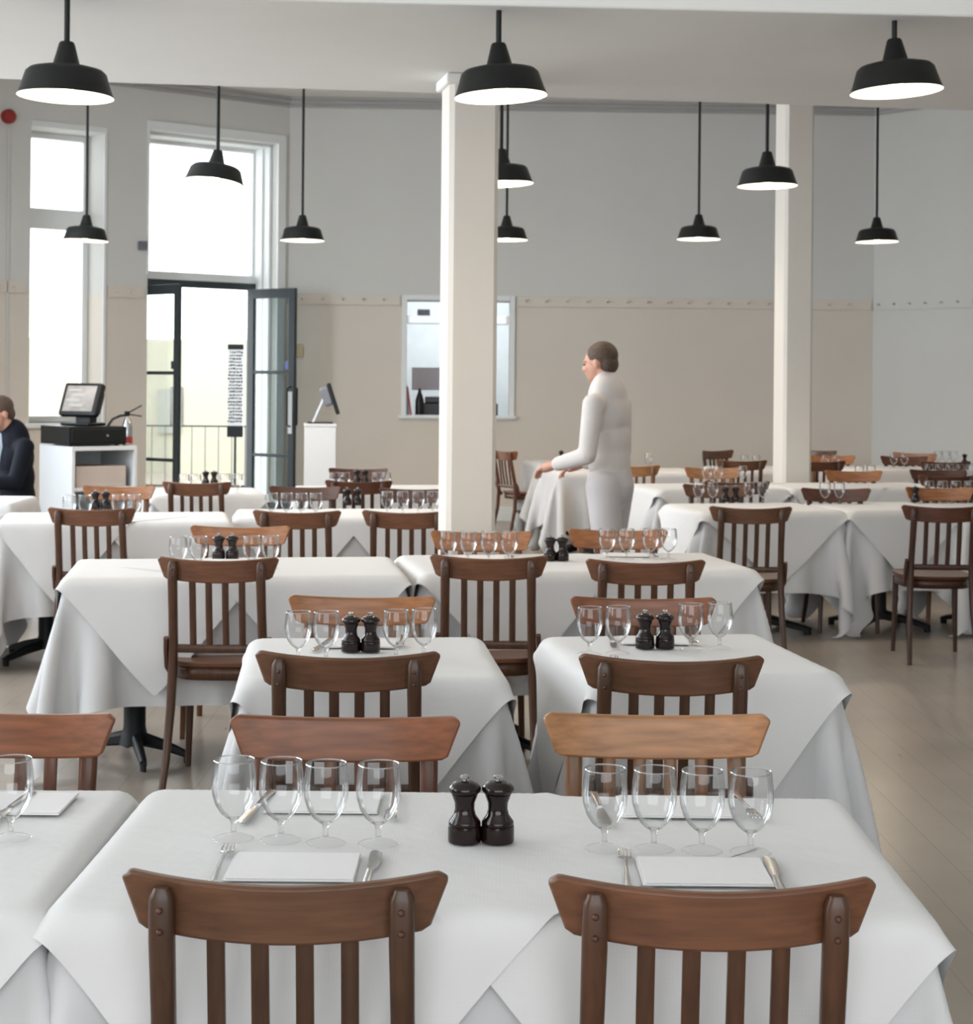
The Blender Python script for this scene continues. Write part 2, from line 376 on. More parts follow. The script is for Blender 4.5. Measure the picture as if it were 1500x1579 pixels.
# coat rail with pegs, all walls
bm = NB(); zr0 = bz(900, 474); zr1 = bz(900, 458)
for (a, b) in ((.02, hx0 - .07), (hx1 + .07, Lb - .02)): box_mm(bm, (a, -.022, zr0), (b, 0, zr1))
o = struct('trim_2', bm, M_wall, bevel=.004); place(o, C0, AB)
bm = NB()
n = int(Lb / .22)
for i in range(n):
    x = .15 + i * .22
    if hx0 - .1 < x < hx1 + .1: continue
    add_sweep(bm, [(x, -.02, (zr0 + zr1) / 2), (x, -.06, (zr0 + zr1) / 2 + .005), (x, -.075, (zr0 + zr1) / 2 + .018)], .009, seg=6, up=(1, 0, 0))
o = struct('trim_3', bm, M_wall); place(o, C0, AB)
bm = NB(); box_mm(bm, (.02, -.022, zr0), (5, 0, zr1))
for i in range(20): add_sweep(bm, [(.1 + i * .2, -.02, (zr0 + zr1) / 2), (.1 + i * .2, -.07, (zr0 + zr1) / 2 + .01)], .011, seg=6, up=(1, 0, 0))
o = struct('trim_4', bm, M_wallup); place(o, C1, AR)
bm = NB()
for a, b in ((0, w1[0] - .05), (w1[1] + .05, d1[0] - .05)):
    box_mm(bm, (a, -.022, zr0), (b, 0, zr1)); k = a + .08
    while k < b - .04: add_sweep(bm, [(k, -.02, (zr0 + zr1) / 2), (k, -.07, (zr0 + zr1) / 2 + .01)], .009, seg=6, up=(1, 0, 0)); k += .14
o = struct('trim_5', bm, M_wall); place(o, OD, RD)
# cornices
M_corn = mat('cornice_paint', (.42, .41, .40), .8)
for nm, L, O, A in (('trim_6', Lb, C0, AB), ('trim_7', LD, OD, RD), ('trim_8', 5.2, C1, AR)):
    bm = NB(); zc = ZC
    box_mm(bm, (.0, -.07, zc - .03), (L, 0, zc)); box_mm(bm, (.0, -.045, zc - .07), (L, 0, zc - .03)); box_mm(bm, (0, -.02, zc - .11), (L, 0, zc - .085))
    o = struct(nm, bm, M_corn, bevel=.006); place(o, O, A)
# baseboards
for nm, L, O, A in (('baseboard_back', Lb, C0, AB), ('baseboard_right', 5.2, C1, AR)):
    bm = NB(); box_mm(bm, (0, -.02, 0), (L, 0, .16)); o = struct(nm, bm, M_trim, bevel=.004); place(o, O, A)

# dropped bulkhead carried by the pillars
ZS = 2.935
nl, nr = at_z(400, 0.5, ZS), at_z(1500, 26, ZS)
fl, fr = at_z(0, 122, ZS), at_z(1500, 171, ZS)
def ext(a, b, x): t = (x - a.x) / (b.x - a.x); return a + (b - a) * t
q = [ext(nl, nr, -5.3), ext(nl, nr, C2.x), ext(fl, fr, C2.x), ext(fl, fr, -5.3)]
bm = NB(); vs = [bm.verts.new((p.x, p.y, ZS)) for p in q] + [bm.verts.new((p.x, p.y, ZC)) for p in q]
for f in ((0, 1, 2, 3), (7, 6, 5, 4), (0, 4, 5, 1), (1, 5, 6, 2), (2, 6, 7, 3), (3, 7, 4, 0)): bm.faces.new([vs[i] for i in f])
struct('trim_9', bm, M_ceil, bevel=.01)
def pillar(name, px, d, wd, z1, yaw):
    c = at_d(px, 590, d)
    bm = NB(); h = wd / 2; ch = .022
    pts = [(h - ch, -h), (h, -h + ch), (h, h - ch), (h - ch, h), (-h + ch, h), (-h, h - ch), (-h, -h + ch), (-h + ch, -h)]
    lo = [bm.verts.new((x, y, 0)) for x, y in pts]; up = [bm.verts.new((x, y, z1)) for x, y in pts]
    for i in range(8): j = (i + 1) % 8; bm.faces.new((lo[i], lo[j], up[j], up[i]))
    bm.faces.new(lo[::-1]); bm.faces.new(up)
    o = obj(name, bm, MATS['pillar_paint'], smooth=False); o.location = (c.x, c.y, 0); o.rotation_euler = (0, 0, yaw)
    return o
M_pil = mat('pillar_paint', (.66, .62, .565), .7, var=.01)
p = pillar('pillar', 721, 7.96, .235, ZS, math.radians(12)); tag(p, 'nearer square white pillar rising in the middle of the room to the bulkhead', 'pillar')
bm = NB(); box_mm(bm, (-.14, -.14, ZS - .05), (.14, .14, ZS)); obj('cap', bm, M_ceil, p, smooth=False, bevel=.01)
p = pillar('pillar', 1222, 13.1, .235, ZC, math.radians(12)); tag(p, 'further slim white pillar on the right behind the dining tables', 'pillar')

# serving hatch in the back wall and the lit kitchen behind it
hc = bpy.data.objects.new('window_3', None); COL.objects.link(hc); hc['kind'] = 'structure'; place(hc, C0, AB)
bm = NB(); frame_boxes(bm, hx0 - .05, hx1 + .05, hz0 - .05, hz1 + .06, .055, -.03, .01); box_mm(bm, (hx0 - .08, -.08, hz0 - .03), (hx1 + .07, .28, hz0))
obj('casing', bm, M_trim, hc, smooth=False, bevel=.006)
bm = NB(); x0, x1 = hx0 - 1.2, hx1 + 1.0
box_mm(bm, (x0, 2.6, 0), (x1, 2.7, 3.2)); box_mm(bm, (x0 - .1, .3, 0), (x0, 2.7, 3.2)); box_mm(bm, (x1, .3, 0), (x1 + .1, 2.7, 3.2)); box_mm(bm, (x0, .3, 3.1), (x1, 2.7, 3.2)); box_mm(bm, (x0, .3, -.1), (x1, 2.7, .0))
o = struct('wall_kitchen', bm, mat('kitchen_tile_white', (.82, .86, .88), .4)); place(o, C0, AB)
def bloc(x, y, z): return C0 + Matrix.Rotation(AB, 3, 'Z') @ Vector((x, y, z))
kl = area('kitchen_ceiling_light', bloc((hx0 + hx1) / 2, 1.4, 3.0), bloc((hx0 + hx1) / 2, 1.6, 0), 1.6, .6, 42, (.93, .98, 1.0))
kx = lambda px: bt(px)
bm = NB(); box_mm(bm, (hx0, .35, bz(650, 497)), (hx1, .65, bz(650, 484))); ks = obj('kitchen_shelf', bm, M_steel, smooth=False, bevel=.004); place(ks, C0, AB); tag(ks, 'steel shelf seen high inside the bright serving hatch', 'shelf')
bm = NB(); box_mm(bm, (bt(642), .40, bz(650, 484)), (bt(662), .62, bz(650, 474)) ); kb = obj('storage_tub', bm, M_grey, smooth=False, bevel=.01); place(kb, C0, AB); tag(kb, 'grey tub standing on the steel shelf inside the hatch', 'tub')
bm = NB(); box_mm(bm, (bt(634), .5, bz(650, 602)), (bt(690), .51, bz(650, 566))); kp = obj('notice_sheet', bm, mat('grid_sheet', (.52, .49, .54), .7, ns=60, var=.12), smooth=False); place(kp, C0, AB); tag(kp, 'grey printed sheet hanging inside the serving hatch', 'notice')
bm = NB(); box_mm(bm, (bt(640), .34, 0), (bt(770), .9, bz(650, 622))); box_mm(bm, (bt(655), .36, bz(650, 622)), (bt(700), .7, bz(650, 612)))
kq = obj('kitchen_counter', bm, mat('dark_steel', (.05, .05, .055), .35, .6), smooth=False, bevel=.01); place(kq, C0, AB); tag(kq, 'dark steel kitchen counter just inside the serving hatch', 'counter')
for i, (px, wpx, zt, mm, lb_) in enumerate([(629, 6, 592, M_grey, 'grey menu folder leaning at the left side of the serving hatch'), (634, 2.5, 596, mat('red_cover', (.42, .02, .06), .5), 'thin red folder leaning between grey folder and dark bottle in the hatch'), ]):
    bm = NB(); hh = bz(px, zt) - hz0
    add_box(bm, (0, 0, hh / 2), (wpx / 148, .22, hh)); o = obj('menu_folder', bm, mm, smooth=False, bevel=.003)
    o.location = bloc(bt(px) + .0, .12, hz0 + .001); o.rotation_euler = (0, math.radians(-8 if i else -6), AB); tag(o, lb_, 'folder')
bm = NB(); add_lathe(bm, [(0, 0), (.045, 0), (.047, .16), (.03, .22), (.018, .25), (.018, .29), (0, .29)], 16); o = obj('bottle', bm, M_black); o.location = bloc(bt(647), .14, hz0 + .001); tag(o, 'dark bottle on the serving hatch ledge beside the red folder', 'bottle')

# little things on the walls
def wall_disc(name, px, y, d, r, dep, mt, label, cat):
    c = at_d(px, y, d); bm = NB(); add_lathe(bm, [(0, 0), (r, 0), (r, dep * .6), (r * .8, dep), (0, dep)], 20)
    o = obj(name, bm, mt); o.location = c; o.rotation_euler = (PI / 2, 0, AD); tag(o, label, cat); return o
def onD(px, y, off=0.0):
    t = dt(px); P = C0 + dirD * t; z = at_d(px, y, P.y).z; return Vector((P.x, P.y, z)) - outD * off
bm = NB(); add_lathe(bm, [(0, 0), (.07, 0), (.07, .05), (.05, .075), (0, .08)], 24); o = obj('fire_alarm', bm, M_red); o.matrix_world = Matrix.Translation(onD(8, 180)) @ Matrix.Rotation(AD, 4, 'Z') @ Matrix.Rotation(PI / 2, 4, 'X'); tag(o, 'round red fire alarm sounder high on the left wall', 'alarm')
bm = NB(); add_box(bm, (0, -.011, 0), (.02, .022, 3.2)); o = obj('conduit', bm, M_wallup, smooth=False); o.location = onD(9, 420); o.rotation_euler = (0, 0, AD); o.location.z = 2.3; tag(o, 'pale cable conduit running down the wall below the red alarm', 'conduit')
bm = NB(); add_box(bm, (0, -.03, 0), (.07, .06, .09)); o = obj('wall_sensor', bm, M_grey, smooth=False, bevel=.008); o.location = onD(215, 379); o.rotation_euler = (0, 0, AD); tag(o, 'small grey sensor box on the wall left of the transom window', 'sensor')
bm = NB(); add_box(bm, (0, -.012, 0), (.085, .024, .14)); o = obj('switch_plate', bm, mat('brass', (.45, .36, .22), .4, .3), smooth=False, bevel=.004); o.location = bloc(bt(461), 0, bz(461, 541)); o.rotation_euler = (0, 0, AB); tag(o, 'small beige switch plate on the wall right of the open door', 'switch')
bm = NB(); add_box(bm, (0, -.016, 0), (.04, .01, .07)); obj('switch', bm, M_white, o, smooth=False)

# ------------------------------------------------------------------ outside the door
gy = mat('street_yellow_wall', (.42, .417, .32), .8, var=.04)
bm = NB(); box_mm(bm, (-13, 27, 0), (-2.6, 27.4, 2.15)); o = struct('wall_outside', bm, gy)
bm = NB(); box_mm(bm, (-5.25, 26.93, .65), (-4.9, 27.0, 1.35)); o = obj('poster', bm, mat('poster_grey', (.30, .32, .28), .6)); tag(o, 'small dark notice on the pale yellow wall across the street', 'poster')
M_rail = mat('grey_iron', (.10, .10, .10), .6)  # lighter grey iron for the balusters than for the rails
ra = thing('railing', 'thin dark iron railing outside the open door', 'railing', (0, 0, 0))
bm = NB(); yR = 21.5
zt = at_d(300, 657, yR).z
add_sweep(bm, [(-6.4, yR, zt), (-2.6, yR, zt)], .010, seg=6, up=(0, 0, 1)); add_sweep(bm, [(-6.4, yR, .15), (-2.6, yR, .15)], .014, seg=6, up=(0, 0, 1)); obj('rail', bm, M_iron, ra)
for i in range(22):
    bm = NB(); x = -6.3 + i * .17; add_sweep(bm, [(x, yR, 0), (x, yR, zt)], .006, seg=6, up=(1, 0, 0)); obj('baluster', bm, M_rail, ra)
sg = thing('sign_board', 'tall narrow standing sign with rows of dark marks outside the door', 'sign', at_d(363, 590, 19.4))
sg.location.z = 0
bm = NB(); za, zb = at_d(363, 674, 19.4).z, at_d(363, 531, 19.4).z; wS = 24 / 134 * 1.0
box_mm(bm, (-wS / 2, 0, za), (wS / 2, .04, zb)); obj('panel', bm, M_white, sg, smooth=False)
bm = NB(); box_mm(bm, (-wS / 2 - .002, -.004, zb - .06), (wS / 2 + .002, .001, zb)); box_mm(bm, (-wS / 2 - .002, -.004, za), (wS / 2 + .002, .001, za + .13))
z = zb - .09
while z > za + .16:
    for sx in (-1, 1):
        x = sx * .005
        while abs(x) < wS / 2 - .02:
            l = random.uniform(.012, .03); add_box(bm, (x + sx * l / 2, -.002, z + random.uniform(-.004, .004)), (l, .004, random.uniform(.012, .02))); x += sx * (l + random.uniform(.003, .01))
    z -= .038
obj('lettering', bm, M_iron, sg, smooth=False)
bm = NB(); add_sweep(bm, [(0, .02, .02), (0, .02, za)], .014, seg=8, up=(1, 0, 0)); add_box(bm, (0, .02, .015), (.34, .3, .03)); obj('stand', bm, M_iron, sg)
# ------------------------------------------------------------------ pendant lamps
def make_lamp():
    r = thing('pendant_lamp', 'x', 'lamp')
    bm = NB(); R = .18
    outer = [(.0, .206), (.024, .206), (.029, .20), (.050, .122), (.064, .114), (.10, .110), (.136, .101), (.150, .088), (.168, .030), (R, .0)]
    add_lathe(bm, outer, 48)
    obj('shade', bm, M_lampm, r, angle=50)
    bm = NB(); inner = [(R - .001, -.001), (.165, .028), (.147, .084), (.134, .096), (.10, .104), (.05, .108), (0, .110)]
    add_lathe(bm, inner, 48); obj('reflector', bm, M_lampin, r, angle=60)
    bm = NB(); add_lathe(bm, [(0, -.0), (.015, .003), (.028, .018), (.03, .032), (.022, .055), (.014, .075), (.013, .10)], 20)
    obj('bulb', bm, mat('bulb_glow', (1, .9, .75), .3, emit=(1, .80, .55), es=14), r)
    return r
lampP = make_lamp(); lampKids = list(lampP.children); first = [True]
def zt_far(z): return z > 4
def lamp(px, y, d, tilt, ztop, label, watts=0):
    c = at_d(px, y, d)
    if first[0]: r = lampP; first[0] = False
    else:
        r = lampP.copy(); COL.objects.link(r)
        for k_ in lampKids: q_ = k_.copy(); COL.objects.link(q_); q_.parent = r
    r.location = c; r.rotation_euler = (math.radians(-7) if tilt == 5 else 0, math.radians(tilt), 0); tag(r, label, 'lamp', 'black pendant lamps over the tables')
    bm = NB(); L = ztop - c.z - .195
    add_lathe(bm, [(.0, 0), (.011, 0), (.011, L), (0, L)], 10)
    if zt_far(ztop): add_lathe(bm, [(0, L - .03), (.045, L - .03), (.05, L), (0, L)], 20)
    e = obj('rod', bm, M_lampm, r); e.location = (math.sin(math.radians(-tilt)) * 0, 0, .195); e.rotation_euler = (math.radians(7) if tilt == 5 else 0, math.radians(-tilt), 0)
    l = bpy.data.lights.new('bulb_light', 'SPOT'); l.energy = 14 if d < 8 else (30 if d < 12 else 52); l.color = (1, .80, .58); l.shadow_soft_size = .03; l.spot_size = math.radians(165); l.spot_blend = .6
    lo_ = bpy.data.objects.new('bulb_light', l); COL.objects.link(lo_); lo_.parent = r; lo_.location = (0, 0, -.012)
    l2 = bpy.data.lights.new('bulb_glow_light', 'POINT'); l2.energy = 3.0; l2.color = (1, .86, .68); l2.shadow_soft_size = .02
    l3 = bpy.data.objects.new('bulb_glow_light', l2); COL.objects.link(l3); l3.parent = r; l3.location = (0.0, 0, -.02)
for px, y, d, ti, zt, lb_ in [
    (101, 149, 6.36, 1, ZS, 'large black enamel pendant lamp nearest the camera, at upper left'),
    (772, 149, 6.5, -3, ZS, 'large black pendant lamp with visible bulb in front of the nearer pillar'),
    (1382, 141, 6.62, -3, ZS, 'large black enamel pendant lamp nearest the camera, at upper right'),
    (330, 284, 10.0, 5, ZC, 'tilted black pendant lamp hanging before the transom window'),
    (775, 284, 9.9, -3, ZC, 'black pendant lamp partly hidden by the nearer pillar, upper of two'),
    (1183, 287, 10.1, -1, ZC, 'medium black pendant lamp hanging just before the further pillar'),
    (132, 371, 13.5, 2, ZC, 'small black pendant lamp hanging before the tall left window'),
    (466, 371, 13.7, 0, ZC, 'small black pendant lamp hanging right of the doorway'),
    (781, 370, 14.3, 0, ZC, 'small black pendant lamp partly hidden by the nearer pillar, lower of two'),
    (1077, 369, 14.0, 0, ZC, 'small black pendant lamp left of the further pillar'),
    (1352, 373, 14.1, -1, ZC, 'small black pendant lamp at right near the wall corner')]:
    lamp(px, y, d, ti, zt, lb_)

# ------------------------------------------------------------------ tables and cloths
def drape(W, D, H, cu, cv, rot, ox, eps, res, seed, steps=230, bend=1.0, flare=0.0):
    rng = np.random.RandomState(seed)
    nu = int(round(cu / res)) + 1; nv = int(round(cv / res)) + 1
    U, V = np.meshgrid(np.linspace(-cu / 2, cu / 2, nu), np.linspace(-cv / 2, cv / 2, nv), indexing='ij')
    ca, sa = math.cos(rot), math.sin(rot)
    X = np.stack([U * ca - V * sa + ox, U * sa + V * ca, np.full_like(U, H)], -1)
    pin = (np.abs(X[..., 0]) < W / 2 - .004) & (np.abs(X[..., 1]) < D / 2 - .004)
    rest = [(1, 0, 1.0), (0, 1, 1.0), (1, 1, .5), (1, -1, .5), (2, 0, .25 * bend), (0, 2, .25 * bend), (4, 0, .06 * bend), (0, 4, .06 * bend)]
    du, dv = cu / (nu - 1), cv / (nv - 1)
    X[..., :2] += rng.normal(0, .0012, X[..., :2].shape) * (~pin)[..., None]
    ph = rng.uniform(0, 6.28, 4)
    X[..., 2] += (~pin) * (.004 * np.sin(U * 19 + ph[0]) + .004 * np.sin(V * 17 + ph[1]))
    Vv = np.zeros_like(X); wgt = np.where(pin, 0., 1.); X0 = X.copy(); hx, hy = W / 2 + eps, D / 2 + eps
    dtt = 1 / 45
    for st in range(steps):
        Vv[..., 2] -= 9.8 * dtt * 1; Vv *= .965; Vv[pin] = 0
        P = X + Vv * dtt; P[pin] = X0[pin]
        for it in range(7):
            for a, b, k in rest:
                L = math.hypot(a * du, b * dv)
                s = max(abs(a), 1) if b == 0 else max(abs(b), 1)
                # two interleaved passes along the dominant axis keep the pairs disjoint
                ax = 0 if a else 1; stepn = a if a else b
                for par in range(2):
                    idx = np.arange((nu if ax == 0 else nv) - stepn)
                    idx = idx[(idx // stepn) % 2 == par]
                    if ax == 0:
                        if b >= 0: A = np.ix_(idx, np.arange(nv - b)); B = np.ix_(idx + a, np.arange(b, nv))
                        else: A = np.ix_(idx, np.arange(1, nv)); B = np.ix_(idx + a, np.arange(0, nv - 1))
                    else: A = np.ix_(np.arange(nu), idx); B = np.ix_(np.arange(nu), idx + b)
                    dlt = P[B] - P[A]; ln = np.linalg.norm(dlt, axis=-1) + 1e-9
                    wa, wb = wgt[A], wgt[B]; sw = wa + wb; sw[sw == 0] = 1
                    diff = (ln - L) / ln
                    kk = np.where(diff > 0, max(k, .5) if stepn == 1 else k, k)
                    cor = dlt * (diff * kk / sw)[..., None]
                    P[A] += cor * wa[..., None]; P[B] -= cor * wb[..., None]
            fl = np.clip(H - P[..., 2], 0, .3) * flare; hx = W / 2 + eps + fl; hy = D / 2 + eps + fl
            ins = (np.abs(P[..., 0]) < hx) & (np.abs(P[..., 1]) < hy) & (P[..., 2] < H) & (~pin)
            ex = hx - np.abs(P[..., 0]); ey = hy - np.abs(P[..., 1]); ez = H - P[..., 2]
            mz = ins & (ez <= ex) & (ez <= ey); mx = ins & ~mz & (ex <= ey); my = ins & ~mz & ~mx
            P[..., 2][mz] = H; P[..., 0][mx] = (np.sign(P[..., 0]) * hx)[mx]; P[..., 1][my] = (np.sign(P[..., 1]) * hy)[my]
            P[..., 2] = np.maximum(P[..., 2], .012)
        P[pin] = X0[pin]
        Vv = (P - X) / dtt; sp = np.linalg.norm(Vv, axis=-1, keepdims=True); Vv *= np.minimum(1, 2.0 / (sp + 1e-9)); X = P
    return X
def grid_mesh(name, X, mt):
    nu, nv = X.shape[:2]; idx = np.arange(nu * nv).reshape(nu, nv)
    f = np.stack([idx[:-1, :-1], idx[1:, :-1], idx[1:, 1:], idx[:-1, 1:]], -1).reshape(-1, 4)
    me = bpy.data.meshes.new(name); me.from_pydata(X.reshape(-1, 3).tolist(), [], f.tolist())
    me.polygons.foreach_set('use_smooth', [True] * len(me.polygons)); me.materials.append(mt); return me
TD_ = .70
U2 = grid_mesh('tablecloth', drape(1.28, TD_, .754, 2.16, 1.56, 0, 0, .004, .03, 3), M_cloth)
U1 = grid_mesh('tablecloth', drape(.66, TD_, .754, 1.52, 1.56, 0, 0, .004, .03, 5), M_cloth)
T1 = grid_mesh('overlay', drape(.66, TD_, .7575, 1.04, 1.04, PI / 4, 0, .010, .025, 8, bend=.3, flare=.13), M_top)
T2a = grid_mesh('overlay', drape(1.28, TD_, .7575, 1.05, 1.05, PI / 4, .30, .010, .025, 9, bend=.3, flare=.13), M_top)
T2b = grid_mesh('overlay', drape(1.28, TD_, .7588, 1.05, 1.05, PI / 4, -.30, .014, .025, 10, bend=.3, flare=.13), M_top)
def make_table():
    r = thing('dining_table', 'x', 'table')
    bm = NB(); box_mm(bm, (-.30, -.33, .715), (.30, .33, .746)); obj('tabletop', bm, M_board, r, smooth=False, bevel=.004)
    bm = NB(); add_lathe(bm, [(0, .06), (.06, .06), (.05, .10), (.043, .13), (.043, .70), (.11, .705), (.11, .715), (0, .715)], 24); obj('column', bm, M_iron, r)
    bm = NB()
    for k in range(4):
        a = PI / 4 + k * PI / 2; ux, uy = math.cos(a), math.sin(a)
        add_sweep(bm, [(ux * .03, uy * .03, .085), (ux * .16, uy * .16, .065), (ux * .27, uy * .27, .04), (ux * .30, uy * .30, .03)], [.03, .026, .022, .02], [.03, .022, .016, .014], up=(0, 0, 1))
        add_lathe(bm, [(0, 0), (.018, 0), (.02, .03), (0, .03)], 10, off=(ux * .29, uy * .29, 0))
    obj('base', bm, M_iron, r); return r
tabP = make_table(); usedT = [False]; TABLES = {}
def link_data(name, me, loc, rz, sx, label, cat, group):
    o = bpy.data.objects.new(name, me); COL.objects.link(o); o.location = loc; o.rotation_euler = (0, 0, rz); o.scale = (sx, 1, 1)
    ss = o.modifiers.new('smooth', 'SUBSURF'); ss.levels = 1; ss.render_levels = 1
    return tag(o, label, cat, group)
def table(key, L, R, double, desc, top=True, flip=False):
    A, B = at_z(L[0], L[1], .755), at_z(R[0], R[1], .755); A.z = B.z = 0
    wid = (B - A).length; ax = (B - A).normalized(); back = Vector((-ax.y, ax.x, 0))
    c = (A + B) / 2 - back * (TD_ / 2); rz = math.atan2(ax.y, ax.x); base = 1.28 if double else .66; sx = wid / base
    if flip: rz += PI
    for k in ((-.32, .32) if double else (0,)):
        t = tabP if not usedT[0] else copy_tree(tabP); usedT[0] = True
        for ch_ in t.children:
            if not ch_.name.startswith('tabletop'): ch_.location.x = (.07 if (k > 0) != flip else -.07) if double else 0
        if key == 'R3L':
            for ch_ in t.children:
                if ch_.name.startswith('base'): ch_.rotation_euler.z = math.radians(38); ch_.scale = (.5, 1, 1)
        t.location = c + ax * (k * sx); t.rotation_euler = (0, 0, rz); t.scale = (sx if not double else sx, 1, 1)
        side = '' if not double else (', left half' if k < 0 else ', right half')
        tag(t, 'black pedestal table under the cloth of the %s%s' % (desc, side), 'table', 'dining tables')
    link_data('tablecloth', U2 if double else U1, c, rz, sx, 'white linen tablecloth hanging from the %s' % desc, 'tablecloth', 'white tablecloths')
    if top:
        for me, s in (((T2a, 'right' if not flip else 'left'), (T2b, 'left' if not flip else 'right')) if double else ((T1, ''),)):
            link_data('overlay_cloth', me, c, rz, sx, ('white overlay cloth cornerwise on the %s %s' % (s + ' half of the' if s else '', desc)).replace('  ', ' ').replace('on the left half of the', 'on left half of the').replace('on the right half of the', 'on right half of the'), 'overlay cloth', 'white overlay cloths')
    TABLES[key] = (c, rz, desc)
    return c
table('R1', (236, 1217), (1292, 1229), True, 'nearest wide table')
table('R1L', (-850, 1213), (203, 1216), True, 'near table cut by left edge')
table('R2L', (388, 984), (741, 982), False, 'second-row table on the left')
table('R2R', (835, 982), (1168, 977), False, 'second-row table on the right')
table('R3L', (122, 862), (600, 859), True, 'third-row left wide table', flip=True)
table('R3M', (614, 857), (1084, 852), True, 'third-row middle wide table')
table('R4L', (12, 791), (347, 789), True, 'fourth-row left wide table')
table('R4X', (-175, 791), (5, 791), False, 'fourth-row table cut by the left edge')
table('R4M', (366, 785), (704, 785), True, 'table passing behind the nearer pillar', flip=True)
table('R5X', (-90, 763), (62, 764), False, 'small table before the suited man', top=False)
table('R5L', (225, 753), (394, 752), False, 'fifth-row table before the doorway')
table('R5M', (455, 749), (692, 748), True, 'table by the white pedestal', flip=True)
table('TA', (1022, 777), (1226, 775), False, 'faded-chair table')
table('TB', (1238, 775), (1400, 774), False, 'right table with visible iron base')
table('TC', (1408, 775), (1575, 774), False, 'table cut by the right edge', top=False)
table('TD', (968, 746), (1158, 745), False, 'table left of the further pillar')
table('TE', (1166, 745), (1400, 744), True, 'table before the further pillar')
table('TF', (833, 721), (1050, 721), True, 'back table beyond the standing person', top=False)
table('TG', (1078, 718), (1192, 718), False, 'back table left of the further pillar', top=False)
table('TH', (1262, 718), (1400, 717), False, 'small back table right of the further pillar')
table('TI', (804, 709), (915, 709), False, 'furthest table beside the side-facing chair', top=False)
table('TJ', (1424, 714), (1540, 714), False, 'furthest table at the right edge', top=False)

